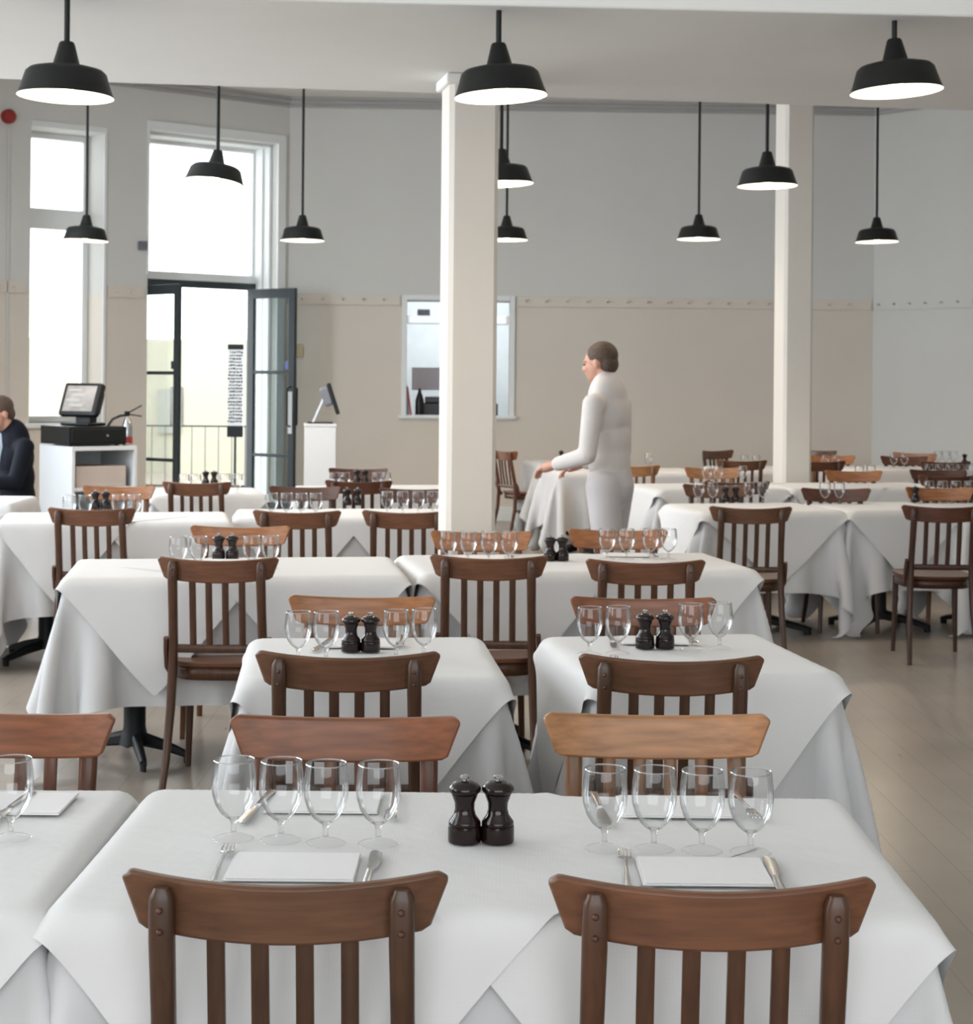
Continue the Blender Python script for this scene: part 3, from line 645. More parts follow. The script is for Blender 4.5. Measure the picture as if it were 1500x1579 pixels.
# ------------------------------------------------------------------ chairs
def cy(x): return .042 * (x / .22) ** 2
def make_chair(tone):
    wh, wv = WT[tone]; r = thing('dining_chair', 'x', 'chair')
    bm = NB(); n = 32; rows = []
    for i in range(n + 1):
        s = -1 + 2 * i / n; e = max(0, (abs(s) - .94) / .06)
        zt = .846 + .014 * s * s - .012 * e * e; zb = .763 + .014 * s * s + .006 * e * e
        xt, xb = s * .222, s * .198
        col = []
        for q in range(5):
            f = q / 4; x = xb + (xt - xb) * f; z = zb + (zt - zb) * f
            col.append((x, z))
        rows.append(col)
    fr = [[bm.verts.new((x, cy(x) - .010 - (z - .8) * .14, z)) for x, z in c] for c in rows]
    bk = [[bm.verts.new((x, cy(x) + .010 - (z - .8) * .14, z)) for x, z in c] for c in rows]
    for i in range(n):
        for q in range(4):
            bm.faces.new((fr[i][q], fr[i + 1][q], fr[i + 1][q + 1], fr[i][q + 1])); bm.faces.new((bk[i][q], bk[i][q + 1], bk[i + 1][q + 1], bk[i + 1][q]))
        bm.faces.new((fr[i][4], fr[i + 1][4], bk[i + 1][4], bk[i][4])); bm.faces.new((fr[i][0], bk[i][0], bk[i + 1][0], fr[i + 1][0]))
    for c in (0, n):
        for q in range(4): bm.faces.new((fr[c][q], fr[c][q + 1], bk[c][q + 1], bk[c][q]))
    obj('crest_rail', bm, wh, r, bevel=.005)
    for sx in (-1, 1):
        bm = NB(); X = .160
        pts = [(sx * X, -.006, .843), (sx * X, -.006, .83), (sx * X, .0, .77), (sx * (X + .001), .022, .66), (sx * (X + .003), .045, .54), (sx * (X + .005), .05, .46), (sx * (X + .010), .04, .30), (sx * (X + .018), .0, .12), (sx * (X + .026), -.045, 0)]
        add_sweep(bm, pts, [.010, .0165, .0175, .0165, .0165, .017, .016, .014, .012], [.008, .013, .014, .015, .017, .018, .016, .014, .012], seg=12)
        lg = obj('leg', bm, wv, r, angle=60)
        for z, yy in ((.815, -.020), (.785, -.0165)):
            bm = NB(); q = bmesh.ops.create_uvsphere(bm, u_segments=10, v_segments=6, radius=.0048)['verts']; bmesh.ops.translate(bm, vec=(sx * X, yy, z), verts=q)
            obj('bolt', bm, WT['dark'][0], lg)
        bm = NB(); add_sweep(bm, [(sx * .165, .43, .43), (sx * .168, .435, .25), (sx * .175, .445, 0)], [.017, .015, .011], seg=10); obj('leg', bm, wv, r)
        bm = NB(); add_sweep(bm, [(sx * .188, .035, .56), (sx * .190, .05, .52), (sx * .190, .07, .455), (sx * .186, .10, .43)], [.009] * 4, [.012, .02, .02, .012], seg=8); obj('side_brace', bm, wv, r)
    for x in (-.09, -.03, .03, .09):
        bm = NB(); add_sweep(bm, [(x, cy(x) + .002, .79), (x, cy(x) + .02, .65), (x, .046, .515)], .0125, .007, seg=8); obj('slat', bm, wv, r, angle=60)
    bm = NB(); add_sweep(bm, [(-.155, .047, .52), (0, .042, .52), (.155, .047, .52)], .016, .010, seg=8, up=(0, 1, 0)); obj('lower_rail', bm, wv, r)
    bm = NB(); pts = []
    for k in range(36):
        a = 2 * PI * k / 36; ca, sa = math.cos(a), math.sin(a); e = .55
        x = math.copysign(abs(ca) ** e, ca) * .200; y = math.copysign(abs(sa) ** e, sa) * .205 + .265
        x *= 1 + .06 * ((y - .265) / .205)
        pts.append((x, y))
    lo = [bm.verts.new((x * .97, (y - .265) * .97 + .265, .447)) for x, y in pts]; up = [bm.verts.new((x, y, .466)) for x, y in pts]; mid = [bm.verts.new((x * .7, (y - .265) * .7 + .265, .462)) for x, y in pts]
    for i in range(36): j = (i + 1) % 36; bm.faces.new((lo[i], lo[j], up[j], up[i])); bm.faces.new((up[i], up[j], mid[j], mid[i]))
    bm.faces.new(lo[::-1]); bm.faces.new(mid); obj('seat', bm, wh, r, bevel=.004)
    bm = NB()
    a = [bm.verts.new((x * .93, (y - .265) * .93 + .265, .398)) for x, y in pts]; b = [bm.verts.new((x * .93, (y - .265) * .93 + .265, .447)) for x, y in pts]
    for i in range(36): j = (i + 1) % 36; bm.faces.new((a[i], a[j], b[j], b[i]))
    so = obj('seat_frame', bm, wv, r); sm = so.modifiers.new('thick', 'SOLIDIFY'); sm.thickness = .02
    return r
PROTO = {}
def chair(px, d, side, tone, label, turn=0, zs=1, group='wooden slat-back chairs at the tables'):
    # px,d: middle of the crest rail
    if tone not in PROTO: PROTO[tone] = make_chair(tone); r = PROTO[tone]
    else: r = copy_tree(PROTO[tone])
    P = at_d(px, 590 + .65 * F / d, d)
    P.z = 0; rz = {'n': 0, 'f': PI, 'r': -PI / 2, 'l': PI / 2}[side] + math.radians(turn)
    if side == 'n': P.y -= .04
    if side == 'f': P.y += .04
    r.location = P; r.rotation_euler = (0, 0, rz); r.scale = (1, 1, zs); tag(r, label, 'chair', group)
CH_ = [
 (441, 2.29, 'n', 'brown', 'brown slat-back chair nearest the camera, left of two at the nearest table', 0),
 (1097, 2.28, 'n', 'mid', 'brown slat-back chair nearest the camera, right of two at the nearest table', 0),
 (537, 4.03, 'n', 'brown', 'dark brown chair on the near side of the second-row left table', 1),
 (1034, 4.02, 'n', 'brown', 'dark brown chair on the near side of the second-row right table', -1),
 (337, 6.15, 'n', 'mid', 'brown chair pulled up on near side of the third-row left table', 0),
 (753, 6.30, 'n', 'mid', 'brown chair on near side of third-row middle table, left of two', -2),
 (995, 6.20, 'n', 'mid', 'brown chair on near side of third-row middle table, right of two', 0),
 (142, 8.45, 'n', 'mid', 'brown chair on near side of the fourth-row left table', 0),
 (458, 8.40, 'n', 'mid', 'brown chair on near side of fourth-row middle table, further from pillar', 0),
 (626, 8.45, 'n', 'mid', 'brown chair half hidden by the left side of the nearer pillar', 0),
 (304, 10.7, 'n', 'mid', 'small brown chair standing in front of the doorway table', 0),
 (553, 11.0, 'n', 'dark', 'dark reddish chair in front of the white pedestal', 0),
 (1157, 8.95, 'n', 'brown', 'faded brown chair on near side of the right-side table beside the aisle', 0),
 (1452, 9.15, 'n', 'dark', 'dark brown chair at right edge whose seat and legs show fully', -2),
 (1136, 11.3, 'n', 'dark', 'brown chair behind the faded chair, before the further pillar table', 0),
 (975, 13.4, 'n', 'tan', 'pale chair beside the standing person at the back table', 0),
 (1457, 14.6, 'n', 'dark', 'dark chair at far right, back rail near the furthest table', 0),
 (1462, 12.3, 'n', 'dark', 'dark chair at right edge between two rows of glasses', 0),
 (1264, 14.5, 'n', 'dark', 'dark chair just right of the further pillar', 0),
 (1143, 14.5, 'n', 'brown', 'brown chair low behind glasses left of the further pillar', 0),
 (532, 3.23, 'f', 'red', 'reddish-brown chair facing the camera behind the nearest table, left', 0),
 (1013, 3.28, 'f', 'tan', 'light tan chair facing the camera behind the nearest table, right', 0),
 (3, 3.24, 'f', 'red', 'brown chair facing the camera behind the table at left edge', -3),
 (558, 5.05, 'f', 'amber', 'amber chair facing the camera behind second-row left table', 0),
 (992, 5.08, 'f', 'red', 'reddish chair facing the camera behind second-row right table', 0),
 (370, 7.45, 'f', 'amber', 'amber chair facing the camera behind third-row left table', 0),
 (742, 7.30, 'f', 'amber', 'amber chair facing the camera behind glasses beside the nearer pillar foot', 0),
 (953, 7.45, 'f', 'amber', 'orange chair facing the camera behind right half of third-row middle table', 0),
 (183, 10.2, 'f', 'amber', 'orange-brown chair behind glasses of the fourth-row left table', 0),
 (470, 10.3, 'f', 'dark', 'dark chair behind the four glasses of fourth-row middle table, left', 0),
 (640, 10.2, 'f', 'dark', 'dark chair behind glasses close to the nearer pillar, left side', 0),
 (552, 12.5, 'f', 'dark', 'dark small chair facing camera before the white pedestal', 0),
 (1105, 10.9, 'f', 'brown', 'brown chair facing camera behind glasses of the faded-chair table', 0),
 (1289, 10.6, 'f', 'dark', 'dark brown chair facing camera behind two glasses at right', 0),
 (1449, 10.8, 'f', 'amber', 'orange chair facing camera behind four glasses at right edge', 0),
 (1099, 13.1, 'f', 'tan', 'tan chair facing camera left of the further pillar', 0),
 (1316, 12.85, 'f', 'amber', 'orange chair facing camera right of the further pillar', 0),
 (1446, 13.1, 'f', 'dark', 'dark red chair facing camera behind glasses near right edge', 0),
 (1282, 15.6, 'f', 'amber', 'small orange chair facing camera far behind right of the pillar', 0),
 (1394, 15.6, 'f', 'dark', 'small dark chair facing camera near the wall corner at right', 0),
 (775, 16.0, 'r', 'red', 'reddish chair turned sideways against the back wall beside the nearer pillar', 28),
 (1103, 16.6, 'r', 'brown', 'brown chair turned sideways before the back wall', -50),
 (1412, 16.4, 'l', 'amber', 'orange chair turned sideways at the far right corner', 60),
 (1262, 16.9, 'l', 'brown', 'tiny brown chair end showing right of the further pillar', 50),
]
for c in CH_: chair(c[0], c[1], c[2], c[3], c[4], c[5], .978 if c[1] < 2.5 else 1)

# ------------------------------------------------------------------ glasses, mills, napkins, cutlery
def make_glass():
    r = thing('wine_glass', 'x', 'glass')
    bm = NB()
    o_ = [(.005, .031), (.012, .0345), (.0215, .043), (.0295, .056), (.0347, .073), (.0362, .088), (.0352, .106), (.0326, .1265)]
    add_lathe(bm, o_, 32); obj('bowl', bm, M_glass, r, angle=80)
    bm = NB(); add_lathe(bm, [(.0325, .1262), (.0318, .1275), (.0326, .1288), (.0334, .1275), (.0325, .1262)], 32); obj('rim', bm, thin_glass('wine_glass_rim', (.95, .95, .95), .35, .9, .15) if 'rimm' not in MATS else MATS['rimm'], r)
    bm = NB(); add_lathe(bm, [(.009, .0078), (.006, .0105), (.0044, .016), (.0044, .024), (.0065, .031), (.010, .0345), (0, .0365)], 28); obj('stem', bm, M_stem, r, angle=60)
    bm = NB(); add_lathe(bm, [(.0322, .0008), (.030, .0026), (.020, .0045), (.009, .0078)], 32); add_lathe(bm, [(.0315, .0002), (.0335, .0012), (.0315, .0026), (.0308, .0014), (.0315, .0002)], 32); obj('foot', bm, M_foot, r, angle=70)
    return r
gP = make_glass(); gu = [False]
DZ = .7618
def glass(px, yr, label):
    u, v = un(px, yr); d = (CH - (DZ + .127)) * F / v
    g = gP if not gu[0] else copy_tree(gP); gu[0] = True
    g.location = (u / F * d, d, DZ); g.rotation_euler = (0, 0, random.uniform(0, 6)); tag(g, label, 'glass', 'stemmed wine glasses on the tables')
OR = ['first', 'second', 'third', 'fourth', 'fifth', 'sixth', 'seventh', 'eighth', 'ninth']
GL = [
 ('the nearest wide table', [(361, 1172), (434, 1174), (503, 1178), (584, 1179), (933, 1186), (1009, 1187), (1083, 1189), (1158, 1191)]),
 ('the nearest table cut by left edge', [(17, 1171)]),
 ('the second-row left table', [(460, 944), (503, 944), (611, 942), (654, 940)]),
 ('the second-row right table', [(909, 937), (953, 936), (1065, 932), (1110, 930)]),
 ('the third-row left table', [(275, 828), (306, 828), (388, 827), (417, 827)]),
 ('the third-row middle table', [(691, 820), (722, 820), (754, 820), (785, 820), (936, 816), (966, 816), (1003, 816), (1031, 816)]),
 ('the fourth-row left table', [(107, 764), (131, 764), (182, 763), (207, 763)]),
 ('the fourth-row table by the pillar', [(419, 761), (442, 761), (465, 761), (487, 761), (597, 758), (621, 758), (645, 758), (667, 758)]),
 ('the table before the doorway', [(284, 732), (302, 732), (347, 731), (366, 731)]),
 ('the table before the white pedestal', [(516, 729), (532, 729), (581, 729), (595, 729)]),
 ('the faded-chair table', [(1077, 744), (1099, 744), (1155, 744), (1176, 744)]),
 ('the right-side table with iron base', [(1272, 745), (1294, 745)]),
 ('the right-side table at right edge', [(1432, 742), (1453, 742), (1474, 742), (1495, 742)]),
 ('the table left of further pillar', [(1090, 720), (1107, 720), (1145, 719)]),
 ('the wide table at further pillar', [(1325, 718), (1343, 718)]),
 ('the wide table near right edge', [(1432, 716), (1448, 716), (1464, 716), (1480, 716), (1496, 716)]),
 ('the small back table left of pillar', [(1148, 702), (1166, 702)]),
 ('the small back table right of pillar', [(1272, 702), (1288, 702), (1378, 700), (1394, 700)]),
 ('the back table beyond the person', [(934, 700), (950, 700), (1000, 700)]),
 ('the furthest table at right edge', [(1446, 696), (1458, 696), (1470, 696)]),
]
for nm, lst in GL:
    for i, (px, yr) in enumerate(lst):
        pos = OR[i] + ' from the left on ' if len(lst) > 1 else 'the only glass showing on '
        glass(px, yr, 'stemmed wine glass, ' + pos + nm)

def make_mill():
    r = thing('pepper_mill', 'x', 'mill')
    bm = NB(); add_lathe(bm, [(0, 0), (.0262, 0), (.0268, .003), (.0268, .022), (.0262, .026), (.0250, .0265), (.0262, .028), (.0255, .033), (.018, .043), (.0158, .053), (.0165, .063), (.0205, .073), (.0212, .0765), (0, .0765)], 28); obj('body', bm, M_mill, r, angle=50)
    bm = NB(); add_lathe(bm, [(.0195, .0768), (.0245, .079), (.0262, .083), (.0255, .088), (.020, .0935), (.012, .097), (0, .098)], 28); obj('head', bm, M_mill, r, angle=60)
    bm = NB(); add_lathe(bm, [(0, .097), (.003, .097), (.003, .1005), (.0075, .102), (.0078, .1045), (.004, .107), (0, .107)], 16); obj('knob', bm, M_steel, r)
    return r
mP = make_mill(); mu = [False]
def mill(px, yb, label):
    P = at_z(px, yb - 2 if yb > 900 else yb, DZ); g = mP if not mu[0] else copy_tree(mP); mu[0] = True
    g.location = P; tag(g, label, 'pepper mill', 'dark wooden pepper and salt mills')
ML = [('the nearest wide table', [(716, 1299), (767, 1299)]), ('the second-row left table', [(541, 1006), (571, 1006)]), ('the second-row right table', [(994, 1001), (1025, 1001)]),
 ('the third-row left table', [(337, 862), (358, 862)]), ('the third-row middle table', [(848, 864), (867, 864)]), ('the fourth-row left table', [(147, 784), (163, 784)]),
 ('the fourth-row table by the pillar', [(535, 779), (551, 779)]), ('the table before the doorway', [(317, 748), (330, 748)]), ('the table before the white pedestal', [(550, 745), (563, 745)]),
 ('the faded-chair table', [(1118, 774), (1134, 774)]), ('the right-side table at right edge', [(1411, 774)]), ('the furthest table beside the side-facing chair', [(865, 711)]), ('the furthest table at right edge', [(1487, 716)])]
for nm, lst in ML:
    for i, (px, yb) in enumerate(lst):
        mill(px, yb, ('dark wooden mill with steel knob, %son ' % (('left one ', 'right one ')[i] if len(lst) > 1 else '')) + nm)

def make_napkin():
    bm = NB()
    add_box(bm, (0, 0, .001), (.195, .145, .002)); add_box(bm, (.002, .002, .0028), (.189, .139, .0014))
    return obj('napkin', bm, M_napkin, smooth=False, bevel=.0012)
def make_fork():
    bm = NB(); add_sweep(bm, [(0, -.11, .003), (0, -.06, .004), (0, .0, .005), (0, .035, .007)], [.0065, .0045, .0025, .0030], [.0018] * 4, up=(0, 0, 1))
    add_sweep(bm, [(0, .030, .007), (0, .040, .006), (0, .052, .004)], [.003, .010, .0115], [.0012] * 3, up=(0, 0, 1))
    r = thing('fork', 'x', 'fork'); obj('handle', bm, M_steel, r)
    for k in range(4):
        bm = NB(); x = -.0095 + k * .0063; add_sweep(bm, [(x, .050, .004), (x, .070, .003), (x * .95, .090, .0055)], [.0017, .0016, .0010], [.001] * 3, up=(0, 0, 1)); obj('tine', bm, M_steel, r)
    return r
def make_knife():
    r = thing('table_knife', 'x', 'knife')
    bm = NB(); add_sweep(bm, [(0, -.11, .004), (0, -.06, .0045), (0, -.005, .0045)], [.0085, .007, .0055], [.0032] * 3, up=(0, 0, 1)); obj('handle', bm, M_steel, r)
    bm = NB(); add_sweep(bm, [(0, -.006, .0042), (.001, .02, .003), (.002, .06, .003), (.001, .095, .003), (-.003, .108, .003)], [.0045, .0095, .0105, .010, .004], [.0012, .0009, .0008, .0008, .0006], up=(0, 0, 1)); obj('blade', bm, M_steel, r)
    return r
PS = {'napkin': [None, make_napkin, 'napkin'], 'fork': [None, make_fork, 'fork'], 'knife': [None, make_knife, 'knife']}
def setp(kind, P, rz, label):
    e = PS[kind]
    if e[0] is None: e[0] = e[1](); g = e[0]
    else: g = copy_tree(e[0])
    g.location = P; g.rotation_euler = (0, 0, rz); tag(g, label, e[2], {'napkin': 'folded white napkins', 'fork': 'steel forks at the settings', 'knife': 'steel knives at the settings'}[kind])
    return g
def A(x, y): return at_z(x, y, DZ + .0005)
def setting(napx, napy, fork, knife, far, where, rz=0):
    setp('napkin', A(napx, napy), rz, 'folded white napkin at the %s' % where)
    if fork: setp('fork', A(*fork[:2]), math.radians(fork[2]) + (PI if far else 0), 'steel fork at the %s' % where)
    if knife: setp('knife', A(*knife[:2]), math.radians(knife[2]) + (PI if far else 0), 'steel knife at the %s' % where)
setting(452, 1338, (342, 1331, 1), (571, 1345, -1), False, 'near left place of the nearest wide table')
setting(1084, 1345, (965, 1340, -3), (1195, 1355, -3), False, 'near right place of the nearest wide table')
setting(500, 1238, (605, 1246, 0), (397, 1247, -6), True, 'far left place of the nearest wide table')
setting(1040, 1245, (1150, 1245, 4), (925, 1250, 3), True, 'far right place of the nearest wide table')
setting(557, 993, (618, 990, 0), (497, 996, -8), True, 'far place of the second-row left table')
setting(540, 1036, None, None, False, 'near place of the second-row left table')
setting(1008, 988, (1068, 988, 0), (945, 992, 0), True, 'far place of the second-row right table')
setting(1030, 1030, (950, 1022, 0), None, False, 'near place of the second-row right table')
setting(742, 860, (790, 862, 0), None, True, 'far left place of the third-row middle table')
setting(965, 856, (1010, 858, 0), None, True, 'far right place of the third-row middle table')
setting(360, 866, (400, 866, 0), None, True, 'far place of the third-row left table')
setting(20, 1240, None, (14, 1250, -5), True, 'far place of the table cut by left edge')

# ------------------------------------------------------------------ till cabinet, till, host stand
ac = math.radians(38); cn = at_d(112, 590, 13.6); ux = Vector((math.cos(ac), math.sin(ac), 0)); CW, CDp = .575, .645
zt = at_d(112, 689, 13.6).z
cab = thing('open_cabinet', 'white open-fronted cabinet carrying the black till at left', 'cabinet', (cn.x, cn.y, 0), ac)
bm = NB(); t = .028
box_mm(bm, (0, 0, 0), (t, CDp, zt)); box_mm(bm, (CW - t, 0, 0), (CW, CDp, zt)); box_mm(bm, (t, CDp - .02, 0), (CW - t, CDp, zt)); box_mm(bm, (t, 0, 0), (CW - t, CDp, .06)); box_mm(bm, (t, 0, zt - .035), (CW - t, CDp - .02, zt))
obj('carcass', bm, M_white, cab, smooth=False, bevel=.002)
for y_ in (753, 800):
    bm = NB(); zz = at_d(112, y_, 13.6).z; box_mm(bm, (t, .005, zz - .028), (CW - t, CDp - .02, zz)); obj('shelf', bm, M_white, cab, smooth=False, bevel=.002)
bm = NB(); zz = at_d(112, 753, 13.6).z + .0005; add_box(bm, (CW * .48, .20, zz + .085), (.44, .32, .17)); o = obj('storage_box', bm, M_board, smooth=False, bevel=.006); o.matrix_world = Matrix.Translation((cn.x, cn.y, 0)) @ Matrix.Rotation(ac, 4, 'Z'); tag(o, 'beige storage box on the shelf inside the till cabinet', 'box')
def cabM(x, y, z, rz=0): return Matrix.Translation((cn.x, cn.y, 0)) @ Matrix.Rotation(ac, 4, 'Z') @ Matrix.Translation((x, y, z)) @ Matrix.Rotation(rz, 4, 'Z')
dr_ = thing('cash_drawer', 'flat black cash drawer on the white cabinet', 'cash drawer'); dr_.matrix_world = cabM(.23, .30, zt + .001)
bm = NB(); add_box(bm, (0, 0, .085), (.50, .56, .15)); add_box(bm, (-.2, -.22, .005), (.03, .03, .01)); add_box(bm, (.2, -.22, .005), (.03, .03, .01)); obj('case', bm, M_black, dr_, smooth=False, bevel=.008)
bm = NB(); add_box(bm, (0, -.285, .085), (.46, .012, .11)); fr_ = obj('drawer_front', bm, M_black, dr_, smooth=False, bevel=.004)
bm = NB(); add_lathe(bm, [(0, 0), (.014, 0), (.012, .008), (0, .01)], 14); k_ = obj('lock', bm, M_steel, fr_); k_.location = (.08, -.291, .085); k_.rotation_euler = (PI / 2, 0, 0)
ti = thing('till_screen', 'black touch-screen till angled upward on top of the cash drawer', 'till'); ti.matrix_world = cabM(.22, .30, zt + .163, math.radians(-60))
R_ = Matrix.Rotation(math.radians(-22), 3, 'X')
bm = NB(); add_box(bm, (0, .02, .012), (.28, .26, .024)); add_box(bm, (0, .06, .06), (.15, .10, .12)); obj('stand', bm, M_black, ti, smooth=False, bevel=.012)
bm = NB(); add_box(bm, (0, 0, .21), (.37, .07, .29), R_); add_box(bm, (0, .07, .19), (.26, .10, .20), R_); obj('housing', bm, M_black, ti, smooth=False, bevel=.02)
bm = NB(); add_box(bm, tuple(Vector((0, 0, .21)) + R_ @ Vector((0, -.0365, .0))), (.29, .004, .225), R_); sc_ = obj('screen', bm, mat('till_display', (.20, .19, .18), .25, ns=9, var=.35, emit=(.42, .40, .37), es=.35), ti, smooth=False)
bm = NB()
for q in range(4): add_box(bm, tuple(Vector((0, 0, .21)) + R_ @ Vector((-.06 + .04 * (q % 2), -.0395, .075 - .045 * q))), (.13, .002, .022), R_)
obj('button_rows', bm, mat('display_grey', (.33, .32, .31), .4), sc_, smooth=False)
fe = thing('fire_extinguisher', 'silver cylinder with black lever handle and hose right of the cash drawer', 'extinguisher'); fe.matrix_world = cabM(.53, .10, zt + .001)
bm = NB(); add_lathe(bm, [(0, 0), (.04, 0), (.045, .02), (.043, .16), (.03, .21), (.014, .235), (.014, .25), (0, .25)], 20); obj('cylinder', bm, M_steel, fe)
bm = NB(); add_lathe(bm, [(.0455, .02), (.0455, .07)], 20); obj('label_band', bm, M_red, fe)
bm = NB(); add_sweep(bm, [(-.02, 0, .26), (.02, 0, .275), (.13, 0, .33)], .006, seg=6); add_sweep(bm, [(-.02, 0, .25), (.03, 0, .255), (.13, 0, .24)], .006, seg=6); add_box(bm, (0, 0, .262), (.035, .03, .04)); obj('lever', bm, M_black, fe)
bm = NB(); add_sweep(bm, [(-.01, 0, .25), (-.07, -.01, .245), (-.14, -.02, .22), (-.18, -.02, .165), (-.19, -.02, .155)], .010, seg=8); obj('hose', bm, M_black, fe)

pd = at_d(494, 590, 14.6); hz = at_d(494, 653, 14.6).z
bm = NB(); box_mm(bm, (-.135, -.13, 0), (.135, .13, hz - .025)); ped = thing('pedestal_stand', 'slim white pedestal right of the open door holding a screen', 'stand', (pd.x, pd.y, 0), math.radians(6))
obj('body', bm, M_white, ped, smooth=False, bevel=.003); bm = NB(); box_mm(bm, (-.14, -.135, hz - .025), (.14, .135, hz)); obj('top', bm, M_white, ped, smooth=False, bevel=.004)
ps = thing('pedestal_screen', 'grey screen on a silver foot seen from behind on the white pedestal', 'screen', (pd.x, pd.y, hz + .001), math.radians(6))
bm = NB(); add_box(bm, (-.0, 0, .006), (.22, .17, .012)); obj('foot', bm, M_black, ps, smooth=False, bevel=.003)
bm = NB(); add_sweep(bm, [(-.06, -.05, .01), (.03, -.05, .22)], .010, .022, seg=8); add_sweep(bm, [(-.06, .05, .01), (.03, .05, .22)], .010, .022, seg=8); obj('strut', bm, M_steel, ps)
R2 = Matrix.Rotation(math.radians(-18), 3, 'Y')
bm = NB(); add_box(bm, (.11, 0, .215), (.035, .30, .28), R2); obj('display', bm, M_black, ps, smooth=False, bevel=.008)
bm = NB(); add_box(bm, (.055, 0, .235), (.085, .25, .17), R2); obj('rear_housing', bm, M_grey, ps, smooth=False, bevel=.02)

# ------------------------------------------------------------------ people
def caps(bm, pts, rad):
    """chain of tapered rounded segments"""
    for (a, ra), (b, rb) in zip(zip(pts, rad), zip(pts[1:], rad[1:])):
        a, b = Vector(a), Vector(b); L = (b - a).length; n = max(2, int(L / (min(ra, rb) * .5)))
        prof = [(0, -ra)] + [(ra * math.cos(t), ra * math.sin(t)) for t in (-1.2, -.8, -.4)] + [(ra, 0), (rb, L)] + [(rb * math.cos(t), L + rb * math.sin(t)) for t in (.4, .8, 1.2)] + [(0, L + rb)]
        vs = add_lathe(bm, prof, 16)
        q = Vector((0, 0, 1)).rotation_difference((b - a).normalized()).to_matrix().to_4x4()
        bmesh.ops.transform(bm, matrix=Matrix.Translation(a) @ q, verts=vs)
def remesh(o, v, sm=4):
    r = o.modifiers.new('remesh', 'REMESH'); r.mode = 'VOXEL'; r.voxel_size = v; r.use_smooth_shade = True
    s = o.modifiers.new('smooth', 'SMOOTH'); s.factor = .5; s.iterations = sm
def head_parts(bm, c, R):
    T = lambda p: Vector(c) + R @ Vector(p)
    add_ell(bm, T((0, .012, .03)), (.074, .092, .088), R); add_ell(bm, T((0, -.03, -.03)), (.058, .060, .078), R); add_ell(bm, T((0, -.055, -.078)), (.030, .028, .026), R)   # skull, face, chin
    add_ell(bm, T((0, -.098, -.018)), (.011, .018, .024), R); add_ell(bm, T((0, -.086, .006)), (.009, .012, .028), R)   # nose
    add_ell(bm, T((0, -.082, -.054)), (.024, .010, .006), R); add_ell(bm, T((0, -.080, -.062)), (.020, .010, .007), R)     # lips
    add_ell(bm, T((0, -.072, .026)), (.052, .022, .011), R)      # brow
    for s in (-1, 1):
        add_ell(bm, T((s * .077, .01, -.008)), (.008, .018, .030), R); add_ell(bm, T((s * .035, -.065, -.022)), (.022, .02, .02), R)
def hand(bm, w, d, up, side):
    """palm + five bent fingers from wrist w, pointing d; 'up' = back of hand; side = thumb side"""
    w, d, up = Vector(w), Vector(d).normalized(), Vector(up).normalized(); sd = d.cross(up) * side
    caps(bm, [w, w + d * .045, w + d * .085], [.024, .030, .028])
    for k, (o_, L) in enumerate(((-.028, .066), (-.010, .078), (.009, .072), (.027, .056))):
        b = w + d * .088 - sd * o_; caps(bm, [b, b + d * L * .5 - up * .008, b + d * L * .85 - up * .028, b + d * L * .9 - up * .045], [.0095, .0088, .008, .0072])
    b = w + d * .03 + sd * .026; caps(bm, [b, b + sd * .024 + d * .025, b + sd * .024 + d * .055 - up * .012], [.012, .010, .0088])
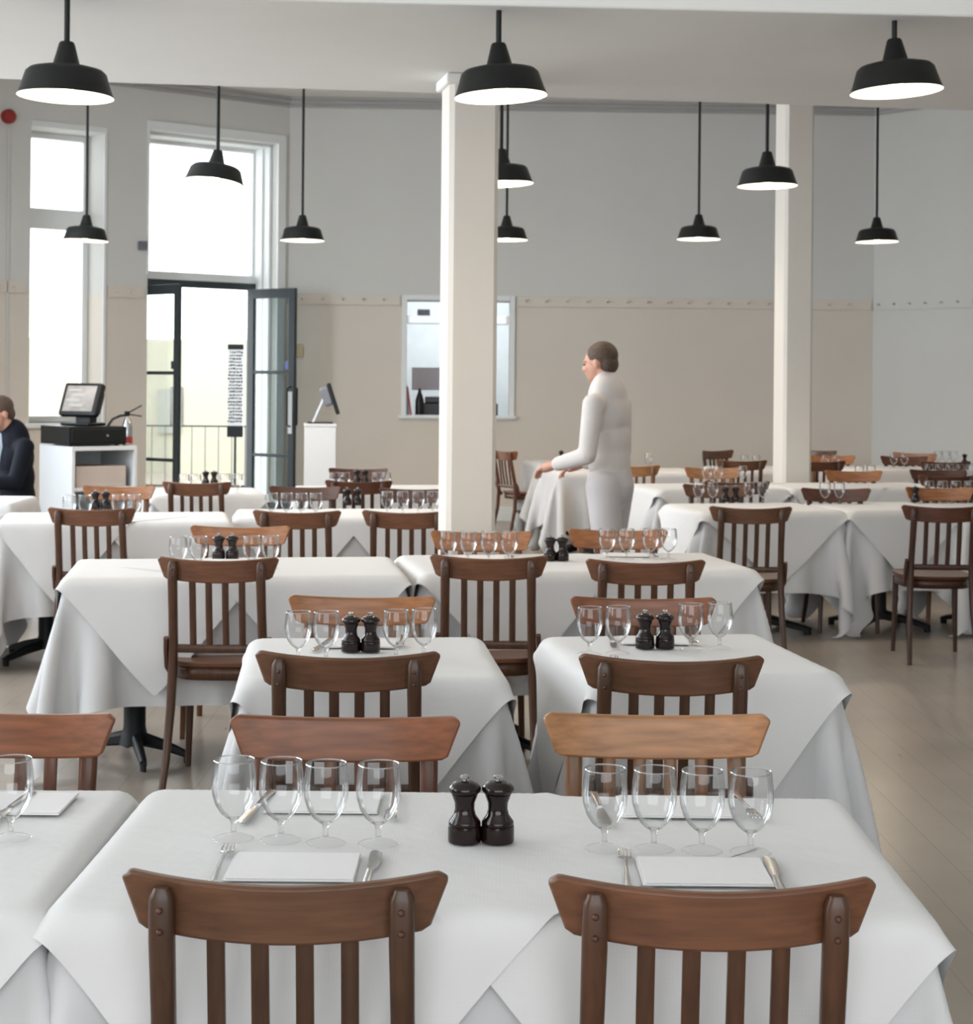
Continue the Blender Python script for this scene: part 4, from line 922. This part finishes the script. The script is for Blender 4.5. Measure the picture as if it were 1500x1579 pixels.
def person(label, base, rz, head, neck, sh, el, wr, hip, knee, ank, top_mat, lower_mat, headR, suit=False):
    r = thing('person', label, 'person', base, rz)
    bm = NB()
    head_parts(bm, head, headR)
    caps(bm, [head + headR @ Vector((0, .02, -.05)), neck], [.052, .056])
    pel = (Vector(hip[0]) + Vector(hip[1])) / 2; chest = Vector(neck) * .72 + pel * .28
    caps(bm, [neck, chest, pel], [.05, .095, .095])
    for i in (0, 1):
        caps(bm, [neck, sh[i], el[i], wr[i]], [.046, .036, .032, .026]); d = (Vector(wr[i]) - Vector(el[i])).normalized()
        u_ = Vector((0, 0, 1)) - d * d.z
        hand(bm, wr[i], d, u_ if u_.length > .2 else Vector((0, -1, 0)), 1 if i else -1)
        caps(bm, [hip[i], knee[i], ank[i]], [.085, .055, .040]); caps(bm, [ank[i], Vector(ank[i]) + Vector((0, -.13, -.055))], [.04, .034])
    b = obj('body', bm, M_skin, r); remesh(b, .0075, 3)
    T = lambda p: Vector(head) + headR @ Vector(p)
    bm = NB(); add_ell(bm, T((0, .022, .042)), (.081, .094, .084), headR); add_ell(bm, T((0, .055, -.01)), (.070, .055, .060), headR); h_ = obj('hair', bm, M_hair, r); remesh(h_, .007, 2)
    for s in (-1, 1):
        bm = NB(); add_ell(bm, T((s * .030, -.083, .004)), (.011, .006, .005), headR); obj('eye', bm, M_black, r)
    bm = NB(); ww = (Vector(sh[0]) - Vector(sh[1])).length / 2; n2 = Vector(neck)
    ax = (Vector(sh[1]) - Vector(sh[0])).normalized(); up = (n2 - pel).normalized()
    for f, hw, hd in ((0.0, .155, .12), (.25, .150, .118), (.5, .160, .122), (.75, .178, .125), (.92, .165, .105)):
        c = pel + (n2 - pel) * f; add_ell(bm, c, (hw * .95, hd, .17), Matrix.Rotation(0, 3, 'X'))
    caps(bm, [n2 - up * .12, pel + up * .02], [.115, .118])
    for i in (0, 1): caps(bm, [n2 - up * .07, sh[i], el[i], Vector(wr[i]) * .9 + Vector(el[i]) * .1], [.070, .062, .052, .042])
    caps(bm, [n2 - up * .02, n2 + up * .012], [.072, .064])
    t_ = obj('jacket' if suit else 'shirt', bm, top_mat, r); remesh(t_, .010, 5)
    if suit:
        bm = NB(); caps(bm, [n2 + up * .0, n2 + up * .035], [.068, .060]); add_ell(bm, n2 + Vector((0, -.085, -.09)), (.05, .055, .12)); c_o = obj('shirt', bm, M_shirtb, r); remesh(c_o, .008, 2)
    bm = NB(); caps(bm, [pel + up * .05, pel], [.13, .14])
    for i in (0, 1): caps(bm, [hip[i], knee[i], Vector(ank[i]) + Vector((0, 0, .01))], [.105, .075, .060])
    q = obj('trousers', bm, lower_mat, r); remesh(q, .012, 4)
    for i in (0, 1):
        bm = NB(); caps(bm, [Vector(ank[i]) + Vector((0, .02, -.035)), Vector(ank[i]) + Vector((0, -.15, -.048))], [.045, .040]); s_o = obj('shoe', bm, M_black, r)
        remesh(s_o, .008, 2)
    return r
V = Vector
# standing person in white shirt (local: faces -Y)
hp = at_d(937, 560, 9.6)
person('person in a white shirt with short brown hair standing among the back tables', (hp.x, 9.6, 0), math.radians(-118),
       V((0, -.05, 1.615)), V((0, 0, 1.45)), [V((-.195, .0, 1.385)), V((.195, .0, 1.385))], [V((-.27, -.02, 1.10)), V((.27, .0, 1.10))], [V((-.20, -.24, 1.03)), V((.22, -.22, 1.04))],
       [V((-.09, .02, .92)), V((.09, .02, .92))], [V((-.10, -.02, .50)), V((.10, .06, .50))], [V((-.11, .02, .09)), V((.11, .14, .09))], M_shirt, mat('apron_white', (.50, .475, .48), .8), Matrix.Rotation(math.radians(8), 3, 'X'))
# seated man at left
sp = at_d(20, 640, 11.55)
person('person in a dark suit and light blue collar seated at the left edge', (sp.x, 11.55, 0), math.radians(-50),
       V((0, -.10, 1.255)), V((0, .0, 1.10)), [V((-.20, .0, 1.035)), V((.20, .0, 1.035))], [V((-.26, -.10, .80)), V((.26, -.10, .80))], [V((-.17, -.34, .80)), V((.17, -.34, .80))],
       [V((-.10, .05, .54)), V((.10, .05, .54))], [V((-.12, -.36, .52)), V((.12, -.36, .52))], [V((-.12, -.34, .09)), V((.12, -.34, .09))], M_suit, M_suit, Matrix.Rotation(math.radians(18), 3, 'X'), suit=True)
st = thing('stool', 'dark wooden stool under the suited person', 'stool', (sp.x, 11.55, 0))
bm = NB(); add_lathe(bm, [(0, .405), (.17, .405), (.175, .42), (.17, .43), (0, .43)], 24); obj('seat', bm, WT['dark'][0], st)
for k in range(4):
    a = PI / 4 + k * PI / 2; bm = NB(); add_sweep(bm, [(math.cos(a) * .12, math.sin(a) * .12, .405), (math.cos(a) * .16, math.sin(a) * .16, 0)], .014, seg=8, up=(1, 0, 0)); obj('leg', bm, WT['dark'][1], st)
